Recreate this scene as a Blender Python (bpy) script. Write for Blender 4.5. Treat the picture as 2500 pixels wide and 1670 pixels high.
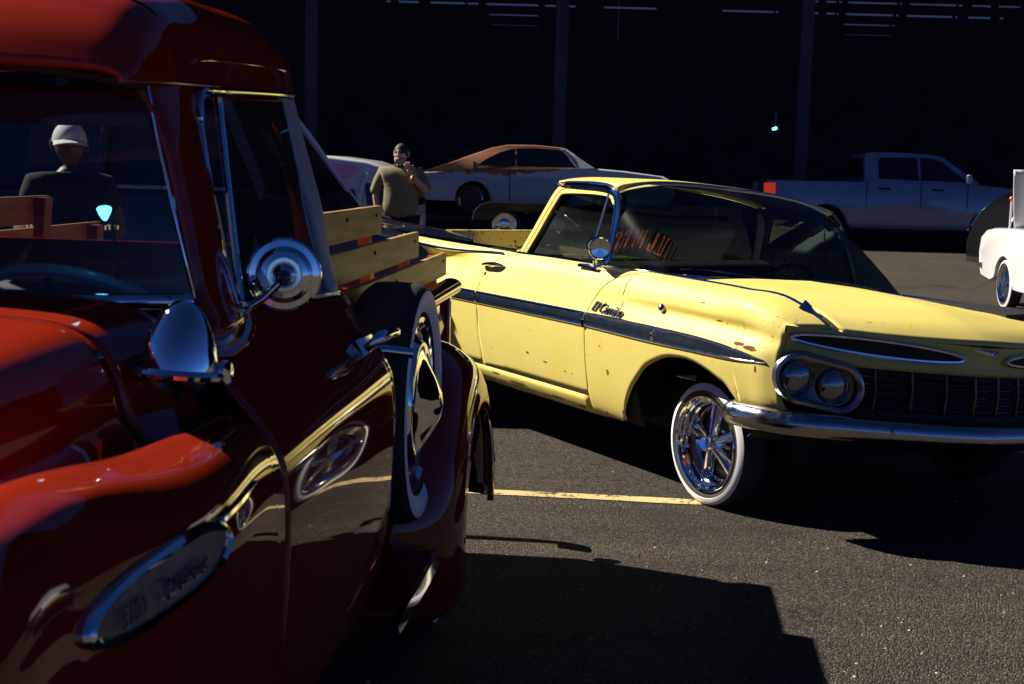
import bpy, bmesh, math, random
import numpy as np
from mathutils import Vector, Matrix
R = math.radians
random.seed(7)
for o in list(bpy.data.objects):
    bpy.data.objects.remove(o, do_unlink=True)
scene = bpy.context.scene
COL = scene.collection

# ------------------------------------------------------------------ camera
CAM_H = 1.58
PITCH = math.atan(433 / 3500.0)
ROLL = 0.028
cd = bpy.data.cameras.new('camera')
cam = bpy.data.objects.new('camera', cd)
COL.objects.link(cam)
cd.sensor_width = 36.0
cd.lens = 36.0 * 3500.0 / 2500.0
cd.clip_start = 0.05
cd.clip_end = 2000
_f = Vector((0, math.cos(PITCH), -math.sin(PITCH)))
_u = Vector((0, math.sin(PITCH), math.cos(PITCH)))
_r = Vector((1, 0, 0))
_right = _r * math.cos(ROLL) + _u * math.sin(ROLL)
_up = _u * math.cos(ROLL) - _r * math.sin(ROLL)
cam.matrix_world = Matrix(((_right.x, _up.x, -_f.x, 0), (_right.y, _up.y, -_f.y, 0),
                           (_right.z, _up.z, -_f.z, CAM_H), (0, 0, 0, 1)))
scene.camera = cam
cd.dof.use_dof = True
cd.dof.focus_distance = 7.0
cd.dof.aperture_fstop = 11.0

# ------------------------------------------------------------------ sky and sun
SUN_AZ = math.atan2(-0.907, 0.42)      # from +Y towards +X
SUN_EL = R(40)
world = bpy.data.worlds.new('World')
scene.world = world
world.use_nodes = True
wn = world.node_tree
sky = wn.nodes.new('ShaderNodeTexSky')
sky.sky_type = 'NISHITA'
sky.sun_disc = False
sky.sun_elevation = SUN_EL
sky.sun_rotation = SUN_AZ
sky.air_density = 0.45
sky.dust_density = 0.1
sky.ozone_density = 4.0
sky.altitude = 1500
bg = wn.nodes['Background']
bg.inputs['Strength'].default_value = 0.05
tint = wn.nodes.new('ShaderNodeMix')           # deep polarised film blue, the same all over the sky
tint.data_type = 'RGBA'
tint.blend_type = 'MULTIPLY'
tint.inputs[0].default_value = 1.0
tint.inputs[7].default_value = (0.21, 0.37, 0.66, 1)
wn.links.new(sky.outputs[0], tint.inputs[6])
wn.links.new(tint.outputs[2], bg.inputs[0])
sd = Vector((math.sin(SUN_AZ) * math.cos(SUN_EL), math.cos(SUN_AZ) * math.cos(SUN_EL), math.sin(SUN_EL)))
sl = bpy.data.lights.new('sun', 'SUN')
sl.energy = 5.0
sl.angle = R(0.5)
sl.color = (1.0, 0.93, 0.80)
so = bpy.data.objects.new('sun', sl)
so.rotation_euler = (-sd).to_track_quat('-Z', 'Y').to_euler()
so.location = (-20, 10, 30)
COL.objects.link(so)
vs = scene.view_settings
vs.view_transform = 'Standard'
vs.look = 'None'
vs.gamma = 1.0
vs.exposure = 1.05
scene.render.engine = 'CYCLES'
scene.cycles.max_bounces = 6
scene.cycles.diffuse_bounces = 2
scene.cycles.glossy_bounces = 4
scene.cycles.transmission_bounces = 4
scene.cycles.transparent_max_bounces = 10
scene.cycles.caustics_reflective = False
scene.cycles.caustics_refractive = False

# ------------------------------------------------------------------ node helpers
def new_mat(name):
    m = bpy.data.materials.new(name)
    m.use_nodes = True
    nt = m.node_tree
    return m, nt, nt.nodes['Principled BSDF']

def N(nt, typ, **kw):
    n = nt.nodes.new(typ)
    for k, v in kw.items():
        if k in n.inputs:
            n.inputs[k].default_value = v
        else:
            setattr(n, k, v)
    return n

def ramp(nt, src, stops):
    r = nt.nodes.new('ShaderNodeValToRGB')
    el = r.color_ramp.elements
    while len(el) < len(stops):
        el.new(0.5)
    for e, (p, c) in zip(el, stops):
        e.position = p
        e.color = c if len(c) == 4 else (*c, 1)
    nt.links.new(src, r.inputs[0])
    return r.outputs[0]

def mixc(nt, fac, a, b):
    m = nt.nodes.new('ShaderNodeMix')
    m.data_type = 'RGBA'
    for i, v in ((0, fac), (6, a), (7, b)):
        if isinstance(v, bpy.types.NodeSocket):
            nt.links.new(v, m.inputs[i])
        else:
            m.inputs[i].default_value = v if (i == 0 or len(v) == 4) else (*v, 1)
    return m.outputs[2]

def math_n(nt, op, a, b=0.0, clamp=False):
    m = nt.nodes.new('ShaderNodeMath')
    m.operation = op
    m.use_clamp = clamp
    for i, v in ((0, a), (1, b)):
        if isinstance(v, bpy.types.NodeSocket):
            nt.links.new(v, m.inputs[i])
        else:
            m.inputs[i].default_value = v
    return m.outputs[0]

def coords(nt, scale=(1, 1, 1)):
    tc = nt.nodes.new('ShaderNodeTexCoord')
    mp = nt.nodes.new('ShaderNodeMapping')
    mp.inputs['Scale'].default_value = scale
    nt.links.new(tc.outputs['Object'], mp.inputs[0])
    return mp.outputs[0]

def noise(nt, vec, scale, detail=3, rough=0.55):
    n = N(nt, 'ShaderNodeTexNoise', Scale=scale, Detail=detail, Roughness=rough)
    nt.links.new(vec, n.inputs['Vector'])
    return n.outputs[0]

def bump(nt, bsdf, h, strength, dist=0.01):
    b = N(nt, 'ShaderNodeBump', Strength=strength, Distance=dist)
    nt.links.new(h, b.inputs['Height'])
    nt.links.new(b.outputs[0], bsdf.inputs['Normal'])

def pbr(name, col, rough=0.5, metal=0.0, coat=0.0, spec=0.5, var=0.0, vscale=4.0, rvar=0.0, bmp=0.0, bscale=60.0, flake=None):
    m, nt, b = new_mat(name)
    b.inputs['Base Color'].default_value = (*col, 1)
    b.inputs['Roughness'].default_value = rough
    b.inputs['Metallic'].default_value = metal
    b.inputs['Coat Weight'].default_value = coat
    b.inputs['Coat Roughness'].default_value = 0.03
    b.inputs['Specular IOR Level'].default_value = spec
    v = coords(nt) if (var or rvar or bmp) else None
    if var:
        n = noise(nt, v, vscale, 5)
        lo = tuple(max(0, c * (1 - var)) for c in col)
        hi = tuple(min(1, c * (1 + var)) for c in col)
        nt.links.new(ramp(nt, n, [(0.3, lo), (0.7, hi)]), b.inputs['Base Color'])
    if rvar:
        n = noise(nt, v, vscale * 3.1, 6, 0.65)
        r = ramp(nt, n, [(0.35, (max(0.02, rough - rvar),) * 3), (0.75, (min(1, rough + rvar),) * 3)])
        nt.links.new(r, b.inputs['Roughness'])
    if bmp:
        bump(nt, b, noise(nt, v, bscale, 4), bmp, 0.004)
    return m

def worn_paint(name, col, dark, rust, amount, rough=0.32, low=None, coat=0.35):
    """old car paint: faded patches, chips that show primer and rust, more of them along the sill"""
    m, nt, b = new_mat(name)
    v = coords(nt)
    base = mixc(nt, ramp(nt, noise(nt, v, 2.3, 5), [(0.35, (0, 0, 0)), (0.7, (1, 1, 1))]), col, dark)
    chips = noise(nt, v, 38, 6, 0.7)
    big = noise(nt, v, 3.7, 4, 0.6)
    s = math_n(nt, 'ADD', math_n(nt, 'MULTIPLY', chips, 0.62), math_n(nt, 'MULTIPLY', big, 0.38))
    if low:
        sx = nt.nodes.new('ShaderNodeSeparateXYZ')
        nt.links.new(v, sx.inputs[0])
        mr = N(nt, 'ShaderNodeMapRange')
        nt.links.new(sx.outputs[2], mr.inputs[0])
        mr.inputs[1].default_value = low[0]
        mr.inputs[2].default_value = low[1]
        mr.inputs[3].default_value = low[2]
        mr.inputs[4].default_value = 0.0
        s = math_n(nt, 'ADD', s, mr.outputs[0])
    mask = ramp(nt, s, [(amount, (0, 0, 0)), (amount + 0.02, (1, 1, 1))])
    rc = mixc(nt, noise(nt, v, 60, 3), rust, tuple(c * 0.35 for c in rust))
    nt.links.new(mixc(nt, mask, base, rc), b.inputs['Base Color'])
    rr = mixc(nt, mask, (rough,) * 3, (0.85,) * 3)
    nt.links.new(rr, b.inputs['Roughness'])
    b.inputs['Coat Weight'].default_value = coat
    b.inputs['Coat Roughness'].default_value = 0.06
    b.inputs['Specular IOR Level'].default_value = 0.3
    nt.links.new(math_n(nt, 'MULTIPLY', math_n(nt, 'SUBTRACT', 1.0, mask), coat), b.inputs['Coat Weight'])
    bump(nt, b, noise(nt, v, 1.7, 3), 0.12, 0.02)
    return m

def glass(name, tint, refl=1.0, rough=0.0):
    m = bpy.data.materials.new(name)
    m.use_nodes = True
    nt = m.node_tree
    nt.nodes.clear()
    out = nt.nodes.new('ShaderNodeOutputMaterial')
    tr = N(nt, 'ShaderNodeBsdfTransparent', Color=(*tint, 1))
    gl = N(nt, 'ShaderNodeBsdfGlossy', Color=(1, 1, 1, 1), Roughness=rough)
    fr = N(nt, 'ShaderNodeFresnel', IOR=1.5)
    mx = nt.nodes.new('ShaderNodeMixShader')
    nt.links.new(math_n(nt, 'MULTIPLY', fr.outputs[0], refl), mx.inputs[0])
    nt.links.new(tr.outputs[0], mx.inputs[1])
    nt.links.new(gl.outputs[0], mx.inputs[2])
    nt.links.new(mx.outputs[0], out.inputs[0])
    return m

def emit(name, col, st):
    m, nt, b = new_mat(name)
    b.inputs['Base Color'].default_value = (*col, 1)
    b.inputs['Emission Color'].default_value = (*col, 1)
    b.inputs['Emission Strength'].default_value = st
    return m

def wood(name, a, b_, scale=1.0):
    m, nt, b = new_mat(name)
    v = coords(nt, (9 * scale, 1.1 * scale, 14 * scale))
    g = noise(nt, v, 3.0, 7, 0.62)
    v2 = coords(nt)
    k = noise(nt, v2, 2.0, 3)
    c = mixc(nt, ramp(nt, g, [(0.3, (0, 0, 0)), (0.72, (1, 1, 1))]), a, b_)
    c = mixc(nt, ramp(nt, k, [(0.58, (0, 0, 0)), (0.8, (0.7, 0.7, 0.7))]), c, tuple(x * 0.35 for x in b_))
    nt.links.new(c, b.inputs['Base Color'])
    b.inputs['Roughness'].default_value = 0.55
    bump(nt, b, g, 0.35, 0.003)
    return m

def asphalt():
    m, nt, b = new_mat('asphalt')
    v = coords(nt)
    vo = N(nt, 'ShaderNodeTexVoronoi', Scale=145.0)
    nt.links.new(v, vo.inputs['Vector'])
    sx = nt.nodes.new('ShaderNodeSeparateColor')
    nt.links.new(vo.outputs['Color'], sx.inputs[0])
    stone = ramp(nt, sx.outputs[0], [(0.0, (0.036, 0.036, 0.038)), (0.35, (0.105, 0.096, 0.086)), (0.7, (0.19, 0.166, 0.14)),
                                     (0.93, (0.30, 0.26, 0.21)), (0.992, (0.42, 0.38, 0.33)), (1.0, (0.6, 0.57, 0.53))])
    tint = ramp(nt, sx.outputs[1], [(0.0, (0.88, 0.92, 1.08)), (0.5, (1.0, 0.98, 0.95)), (1.0, (1.2, 0.99, 0.82))])
    mul = nt.nodes.new('ShaderNodeMix')
    mul.data_type = 'RGBA'
    mul.blend_type = 'MULTIPLY'
    mul.inputs[0].default_value = 1
    nt.links.new(stone, mul.inputs[6])
    nt.links.new(tint, mul.inputs[7])
    fine = noise(nt, v, 210, 3, 0.7)
    gap = ramp(nt, fine, [(0.36, (0.25, 0.25, 0.27)), (0.55, (1, 1, 1))])
    big = ramp(nt, noise(nt, v, 0.35, 6, 0.6), [(0.3, (0.72, 0.72, 0.74)), (0.7, (1.12, 1.08, 1.02))])
    streak = ramp(nt, noise(nt, coords(nt, (0.25, 3.0, 1)), 1.4, 5, 0.65), [(0.35, (0.78, 0.77, 0.77)), (0.65, (1.1, 1.06, 1.0))])
    c = mul.outputs[2]
    for k in (gap, big, streak):
        q = nt.nodes.new('ShaderNodeMix')
        q.data_type = 'RGBA'
        q.blend_type = 'MULTIPLY'
        q.inputs[0].default_value = 1
        nt.links.new(c, q.inputs[6])
        nt.links.new(k, q.inputs[7])
        c = q.outputs[2]
    # oil drips, old stains and worn wheel tracks
    oil = ramp(nt, noise(nt, v, 0.9, 4, 0.5), [(0.60, (0, 0, 0)), (0.70, (0.6, 0.6, 0.6))])
    c = mixc(nt, oil, c, (0.03, 0.028, 0.026))
    # hair cracks
    cw = noise(nt, v, 1.1, 4)
    wv = N(nt, 'ShaderNodeTexVoronoi', Scale=0.55)
    wv.feature = 'DISTANCE_TO_EDGE'
    ad = nt.nodes.new('ShaderNodeVectorMath')
    ad.operation = 'ADD'
    nt.links.new(v, ad.inputs[0])
    cn = N(nt, 'ShaderNodeTexNoise', Scale=3.0, Detail=5.0)
    nt.links.new(v, cn.inputs['Vector'])
    nt.links.new(cn.outputs[1], ad.inputs[1])
    nt.links.new(ad.outputs[0], wv.inputs['Vector'])
    crack = ramp(nt, wv.outputs[0], [(0.0, (1, 1, 1)), (0.006, (0, 0, 0))])
    c = mixc(nt, math_n(nt, 'MULTIPLY', crack, ramp(nt, cw, [(0.5, (0, 0, 0)), (0.6, (0.8, 0.8, 0.8))])), c, (0.012, 0.012, 0.014))
    nt.links.new(c, b.inputs['Base Color'])
    b.inputs['Roughness'].default_value = 0.9
    b.inputs['Specular IOR Level'].default_value = 0.25
    hh = math_n(nt, 'ADD', math_n(nt, 'MULTIPLY', vo.outputs['Distance'], -60.0), fine)
    bump(nt, b, hh, 0.9, 0.006)
    return m

# ------------------------------------------------------------------ mesh helpers
def link(o, parent=None):
    COL.objects.link(o)
    if parent is not None:
        o.parent = parent
    return o

def mesh_obj(name, verts, faces, mat, parent=None, smooth=True, sharp=40, thick=0.0, bevel=0.0, loc=None, rot=None):
    me = bpy.data.meshes.new(name)
    me.from_pydata([tuple(map(float, v)) for v in verts], [], [tuple(map(int, f)) for f in faces])
    me.validate()
    if mat:
        me.materials.append(mat)
    bm = bmesh.new()
    bm.from_mesh(me)
    bmesh.ops.recalc_face_normals(bm, faces=bm.faces)
    bm.to_mesh(me)
    bm.free()
    if smooth:
        me.polygons.foreach_set('use_smooth', [True] * len(me.polygons))
        me.set_sharp_from_angle(angle=R(sharp))
    o = bpy.data.objects.new(name, me)
    link(o, parent)
    if loc is not None:
        o.location = loc
    if rot is not None:
        o.rotation_euler = rot
    if thick:
        md = o.modifiers.new('thickness', 'SOLIDIFY')
        md.thickness = thick
        md.offset = 0
    if bevel:
        md = o.modifiers.new('bevel', 'BEVEL')
        md.width = bevel
        md.segments = 3
        md.limit_method = 'ANGLE'
        md.angle_limit = R(35)
    return o

def empty(name, loc=(0, 0, 0), rz=0.0, label=None, cat=None, group=None):
    o = bpy.data.objects.new(name, None)
    o.location = loc
    o.rotation_euler = (0, 0, rz)
    COL.objects.link(o)
    tag(o, label, cat, group)
    return o

def tag(o, label=None, cat=None, group=None, kind=None):
    if label: o['label'] = label
    if cat: o['category'] = cat
    if group: o['group'] = group
    if kind: o['kind'] = kind
    return o

def grid_faces(nu, nv, off=0, wrap_u=False, wrap_v=False):
    f = []
    for i in range(nu if wrap_u else nu - 1):
        for j in range(nv if wrap_v else nv - 1):
            a = i * nv + j
            b_ = i * nv + (j + 1) % nv
            c = ((i + 1) % nu) * nv + (j + 1) % nv
            d = ((i + 1) % nu) * nv + j
            f.append((off + a, off + b_, off + c, off + d))
    return f

def grid_obj(name, P, mat, parent=None, wrap_u=False, wrap_v=False, **kw):
    P = np.asarray(P, float)
    nu, nv = P.shape[:2]
    return mesh_obj(name, P.reshape(-1, 3), grid_faces(nu, nv, 0, wrap_u, wrap_v), mat, parent, **kw)

def box(name, size, loc, mat, parent=None, rot=(0, 0, 0), bevel=0.0, taper=None):
    x, y, z = (s / 2 for s in size)
    tx, ty = taper if taper else (1, 1)
    v = [(-x, -y, -z), (x, -y, -z), (x, y, -z), (-x, y, -z),
         (-x * tx, -y * ty, z), (x * tx, -y * ty, z), (x * tx, y * ty, z), (-x * tx, y * ty, z)]
    f = [(0, 3, 2, 1), (4, 5, 6, 7), (0, 1, 5, 4), (1, 2, 6, 5), (2, 3, 7, 6), (3, 0, 4, 7)]
    return mesh_obj(name, v, f, mat, parent, smooth=bevel > 0, sharp=50, bevel=bevel, loc=loc, rot=rot)

def catmull(pts, n):
    """dense smooth path through points"""
    P = np.asarray(pts, float)
    t = np.arange(len(P), dtype=float)
    return cr(t, P, np.linspace(0, len(P) - 1, n))

def cr(xs, P, x):
    xs = np.asarray(xs, float)
    P = np.asarray(P, float)
    x = np.atleast_1d(np.asarray(x, float))
    n = len(xs)
    i = np.clip(np.searchsorted(xs, x, side='right') - 1, 0, n - 2)
    h = np.diff(xs)
    d = np.diff(P, axis=0) / h.reshape((-1,) + (1,) * (P.ndim - 1))
    m = np.zeros_like(P)
    m[0] = d[0]
    m[-1] = d[-1]
    if n > 2:
        w0 = h[1:] / (h[1:] + h[:-1])
        w0 = w0.reshape((-1,) + (1,) * (P.ndim - 1))
        m[1:-1] = d[:-1] * w0 + d[1:] * (1 - w0)
    hh = h[i]
    t = (x - xs[i]) / hh
    sh = (-1,) + (1,) * (P.ndim - 1)
    t = t.reshape(sh)
    hh = hh.reshape(sh)
    t2, t3 = t * t, t * t * t
    return (2 * t3 - 3 * t2 + 1) * P[i] + (t3 - 2 * t2 + t) * hh * m[i] + (-2 * t3 + 3 * t2) * P[i + 1] + (t3 - t2) * hh * m[i + 1]

def sweep(name, path, section, mat, parent=None, normals=None, scale=None, closed=False, cap=True, sharp=40, **kw):
    """section: list of (a,b), a across the path, b along the surface normal"""
    P = np.asarray(path, float)
    n = len(P)
    T = np.roll(P, -1, 0) - np.roll(P, 1, 0)
    if not closed:
        T[0] = P[1] - P[0]
        T[-1] = P[-1] - P[-2]
    T /= np.linalg.norm(T, axis=1)[:, None] + 1e-12
    S = np.asarray(section, float)
    rows = []
    if normals is None:
        ref = np.array([0, 0, 1.0]) if abs(T[0][2]) < 0.9 else np.array([1.0, 0, 0])
        nrm = ref - T[0] * (ref @ T[0])
        nrm /= np.linalg.norm(nrm)
        NR = []
        for i in range(n):
            nrm = nrm - T[i] * (nrm @ T[i])
            nrm /= np.linalg.norm(nrm) + 1e-12
            NR.append(nrm.copy())
        NR = np.array(NR)
    else:
        NR = np.asarray(normals, float)
        if NR.ndim == 1:
            NR = np.tile(NR, (n, 1))
        NR = NR - T * np.sum(NR * T, 1)[:, None]
        NR /= np.linalg.norm(NR, axis=1)[:, None] + 1e-12
    B = np.cross(T, NR)
    for i in range(n):
        k = 1.0 if scale is None else scale[i]
        rows.append(P[i] + (S[:, :1] * B[i] + S[:, 1:2] * NR[i]) * k)
    rows = np.array(rows)
    nv = len(S)
    f = grid_faces(n, nv, 0, closed, True)
    if cap and not closed:
        f.append(tuple(range(nv)))
        f.append(tuple((n - 1) * nv + j for j in reversed(range(nv))))
    return mesh_obj(name, rows.reshape(-1, 3), f, mat, parent, sharp=sharp, **kw)

def circ(r, n=10, ry=None):
    ry = r if ry is None else ry
    return [(r * math.cos(2 * math.pi * i / n), ry * math.sin(2 * math.pi * i / n)) for i in range(n)]

def tube(name, path, r, mat, parent=None, n=10, closed=False, scale=None, **kw):
    return sweep(name, path, circ(r, n), mat, parent, closed=closed, scale=scale, **kw)

def lathe(name, prof, mat, parent=None, loc=(0, 0, 0), axis=(1, 0, 0), seg=56, sharp=35, **kw):
    """prof: (axial, radius) pairs"""
    ax = Vector(axis).normalized()
    q = Vector((1, 0, 0)).rotation_difference(ax)
    V = []
    for a, r in prof:
        for i in range(seg):
            th = 2 * math.pi * i / seg
            V.append(q @ Vector((a, r * math.cos(th), r * math.sin(th))) + Vector(loc))
    f = grid_faces(len(prof), seg, 0, False, True)
    return mesh_obj(name, V, f, mat, parent, sharp=sharp, **kw)

def disc_ends(prof):
    """close a lathe profile at its two ends"""
    return [(prof[0][0], 0.0005)] + list(prof) + [(prof[-1][0], 0.0005)]

def prism(name, outline, x0, x1, mat, parent=None, axis='x', bevel=0.0, **kw):
    """outline of (a,b) pairs extruded along one axis"""
    n = len(outline)
    def pt(c, a, b):
        return {'x': (c, a, b), 'y': (a, c, b), 'z': (a, b, c)}[axis]
    v = [pt(x0, *p) for p in outline] + [pt(x1, *p) for p in outline]
    f = [tuple(range(n)), tuple(reversed(range(n, 2 * n)))] + [(i, (i + 1) % n, n + (i + 1) % n, n + i) for i in range(n)]
    return mesh_obj(name, v, f, mat, parent, bevel=bevel, **kw)

def text_mesh(name, body, size, depth, mat, parent, origin, ux, uy, shear=0.0, spacing=1.0, bold=0.0):
    """lettering: ux = reading direction, uy = up"""
    cu = bpy.data.curves.new(name + '_src', 'FONT')
    cu.body = body
    cu.size = size
    cu.extrude = depth
    cu.shear = shear
    cu.space_character = spacing
    cu.offset = bold
    cu.resolution_u = 3
    t = bpy.data.objects.new(name + '_src', cu)
    COL.objects.link(t)
    dg = bpy.context.evaluated_depsgraph_get()
    dg.update()
    me = bpy.data.meshes.new_from_object(t.evaluated_get(dg))
    bpy.data.objects.remove(t, do_unlink=True)
    bpy.data.curves.remove(cu)
    ux = Vector(ux).normalized()
    uy = Vector(uy)
    uy = (uy - ux * uy.dot(ux)).normalized()
    uz = ux.cross(uy)
    mt = Matrix(((ux.x, uy.x, uz.x, origin[0]), (ux.y, uy.y, uz.y, origin[1]), (ux.z, uy.z, uz.z, origin[2]), (0, 0, 0, 1)))
    me.transform(mt)
    me.materials.clear()
    me.materials.append(mat)
    me.name = name
    o = bpy.data.objects.new(name, me)
    return link(o, parent)

class Surf:
    """body surface lofted through stations; each row of control points is (t, z); s bows forward in plan"""
    def __init__(self, stations, bow=None, half=0.95):
        self.U = np.array([st[0] for st in stations], float)
        self.C = np.array([[(t, z) for t, z in st[1]] for st in stations], float)
        self.B = np.array([st[2] if len(st) > 2 else 0.0 for st in stations], float)
        self.half = half
        self.K = self.C.shape[1]
        self.ks = np.arange(self.K, dtype=float)
        self.cache = {}
    def row(self, u):
        key = round(float(u), 5)
        if key not in self.cache:
            self.cache[key] = (cr(self.U, self.C, [u])[0], float(cr(self.U, self.B, [u])[0]))
        return self.cache[key]
    def __call__(self, u, k):
        c, b = self.row(u)
        tz = cr(self.ks, c, k)
        q = 1 - (np.clip(np.abs(tz[:, 0]), 0, self.half) / self.half) ** 1.6
        s = u - b * q
        return np.stack([s, tz[:, 0], tz[:, 1]], 1)
    def k_at_z(self, u, z, k0, k1):
        ks = np.linspace(k0, k1, 240)
        zz = self(u, ks)[:, 2]
        i = int(np.argmax(zz >= z)) if (zz >= z).any() else len(ks) - 1
        if i == 0:
            return k0
        f = (z - zz[i - 1]) / (zz[i] - zz[i - 1] + 1e-9)
        return ks[i - 1] + f * (ks[i] - ks[i - 1])
    def cols(self, us, klo, khi, n):
        rows = []
        for u in us:
            a, b = klo(u) if callable(klo) else klo, khi(u) if callable(khi) else khi
            rows.append(self(u, np.linspace(a, b, n)))
        return np.array(rows)
# ------------------------------------------------------------------ materials
M = {}
M['asphalt'] = asphalt()
M['yellow'] = worn_paint('yellow_paint', (0.80, 0.66, 0.185), (0.76, 0.60, 0.13), (0.16, 0.055, 0.022), 0.635, rough=0.55, low=(0.27, 0.40, 0.10), coat=0.20)
M['red'] = pbr('deep_red_paint', (0.27, 0.020, 0.007), 0.35, 0.0, 1.0, spec=0.0, var=0.06, vscale=2.0)
M['chrome'] = pbr('chrome', (0.80, 0.81, 0.83), 0.045, 1.0, rvar=0.025, vscale=9)
M['old_chrome'] = pbr('weathered_chrome', (0.42, 0.41, 0.42), 0.22, 1.0, rvar=0.12, vscale=7, bmp=0.06, bscale=30)
M['dull_chrome'] = pbr('dull_dark_chrome', (0.09, 0.09, 0.095), 0.22, 1.0, rvar=0.10, vscale=7)
M['sky_sheen'] = pbr('sky_sheen_grey', (0.36, 0.38, 0.41), 0.45, 0.0, var=0.12, vscale=6)  # sky reflection on the truck's rear pillar, put into its colour
M['lamp_chrome'] = pbr('pitted_lamp_chrome', (0.36, 0.36, 0.37), 0.30, 1.0, rvar=0.1, vscale=9)
M['dark_insert'] = pbr('dark_trim_insert', (0.012, 0.018, 0.03), 0.22, 0.0, 0.4, rvar=0.12, vscale=8)
M['rubber'] = pbr('tyre_rubber', (0.018, 0.018, 0.019), 0.75, var=0.3, vscale=12, bmp=0.2, bscale=120)
M['white_rubber'] = pbr('whitewall_rubber', (0.84, 0.82, 0.79), 0.6, var=0.05, vscale=9)
M['black'] = pbr('flat_black', (0.008, 0.008, 0.009), 0.7)
M['gap'] = pbr('dark_liner', (0.014, 0.010, 0.008), 0.9)
M['under'] = pbr('underbody', (0.012, 0.011, 0.010), 0.9, var=0.3)
M['gloss_black'] = pbr('gloss_black', (0.008, 0.008, 0.01), 0.12, 0.0, 0.6)
M['rust'] = pbr('bare_rust', (0.16, 0.05, 0.02), 0.9, var=0.4, vscale=25, bmp=0.4)
M['blue_cap'] = pbr('blue_enamel', (0.01, 0.06, 0.45), 0.25, 0, 0.6)
M['car_glass'] = glass('tinted_glass', (0.22, 0.29, 0.26), 0.55, 0.14)
M['clear_glass'] = glass('window_glass', (0.62, 0.68, 0.68), 0.9)
M['truck_glass'] = glass('smoked_glass', (0.64, 0.66, 0.68), 0.9)
M['column'] = pbr('dark_steel', (0.045, 0.047, 0.052), 0.6, var=0.2, vscale=1.0)
M['dark_glass'] = pbr('dark_glass', (0.008, 0.010, 0.012), 0.05, 0, 0.0, spec=0.6)
M['lens'] = pbr('lamp_lens', (0.24, 0.25, 0.27), 0.06, 0.8, 0.6, bmp=0.08, bscale=60)
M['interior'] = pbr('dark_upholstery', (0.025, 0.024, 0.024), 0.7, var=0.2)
M['wood'] = wood('pine_boards', (0.52, 0.31, 0.085), (0.24, 0.115, 0.03))
M['post_wood'] = wood('stained_posts', (0.30, 0.085, 0.03), (0.2, 0.05, 0.02))
M['line'] = worn_paint('road_paint', (0.58, 0.44, 0.19), (0.46, 0.35, 0.16), (0.08, 0.07, 0.06), 0.525, rough=0.8, coat=0.0)
M['steel'] = pbr('galvanised_steel', (0.30, 0.31, 0.33), 0.55, 0.3, var=0.15, rvar=0.1)
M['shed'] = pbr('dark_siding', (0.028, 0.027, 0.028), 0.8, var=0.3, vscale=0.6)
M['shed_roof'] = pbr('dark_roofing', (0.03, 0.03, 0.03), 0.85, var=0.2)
M['white_paint'] = pbr('white_paint', (0.60, 0.59, 0.59), 0.28, 0, 0.6, var=0.03)
M['pink'] = pbr('pink_paint', (0.74, 0.22, 0.48), 0.35, 0, 0.5)
M['grey_blue'] = pbr('steel_grey_paint', (0.22, 0.27, 0.37), 0.25, 0.3, 0.7, var=0.05)
M['van_blue'] = pbr('dark_blue_paint', (0.02, 0.03, 0.06), 0.2, 0.1, 0.8)
M['van_pale'] = pbr('pale_blue_paint', (0.42, 0.50, 0.62), 0.25, 0.1, 0.7)
M['tail_red'] = pbr('red_lamp_lens', (0.65, 0.03, 0.012), 0.15, 0, 0.8, bmp=0.3, bscale=80)
M['tail_glow'] = emit('sun_glow_lens', (0.80, 0.06, 0.012), 0.20)  # glow put into the near lens, as if sun shines through it
M['red_ball'] = pbr('red_plastic', (0.6, 0.03, 0.015), 0.3)
M['decal'] = pbr('orange_vinyl', (0.62, 0.10, 0.03), 0.6, var=0.3, vscale=30)
M['skin'] = pbr('skin', (0.50, 0.28, 0.19), 0.55, var=0.08, vscale=10)
M['brown_skin'] = pbr('brown_skin', (0.13, 0.065, 0.04), 0.5, var=0.1, vscale=10)
M['pebble'] = pbr('pale_stone', (0.42, 0.38, 0.33), 0.8, var=0.35, vscale=30)
M['olive'] = pbr('olive_cotton', (0.20, 0.165, 0.085), 0.9, var=0.18, vscale=8, bmp=0.5, bscale=14)
M['dark_cloth'] = pbr('dark_cotton', (0.015, 0.015, 0.018), 0.9, var=0.2, bmp=0.4, bscale=18)
M['white_cloth'] = pbr('white_cotton', (0.78, 0.77, 0.75), 0.85, var=0.05, bmp=0.3, bscale=20)
M['hair'] = pbr('dark_hair', (0.02, 0.015, 0.012), 0.7, bmp=0.5, bscale=80)
M['grey_hair'] = pbr('grey_hair', (0.20, 0.18, 0.165), 0.75, bmp=0.6, bscale=90)
M['badge'] = pbr('grey_enamel', (0.20, 0.19, 0.16), 0.4, 0.2, var=0.15, vscale=30)
M['cyan_lamp'] = emit('cyan_lamp', (0.10, 0.75, 0.95), 3.0)

def translucent(name, col):
    m = bpy.data.materials.new(name)
    m.use_nodes = True
    nt = m.node_tree
    nt.nodes.clear()
    out = nt.nodes.new('ShaderNodeOutputMaterial')
    tr = N(nt, 'ShaderNodeBsdfTranslucent', Color=(*col, 1))
    nt.links.new(tr.outputs[0], out.inputs[0])
    return m
M['slit_sheet'] = translucent('translucent_slit_sheet', (0.46, 0.60, 0.72))  # sheets added in the open wall gaps to make the daylight slits brighter

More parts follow.
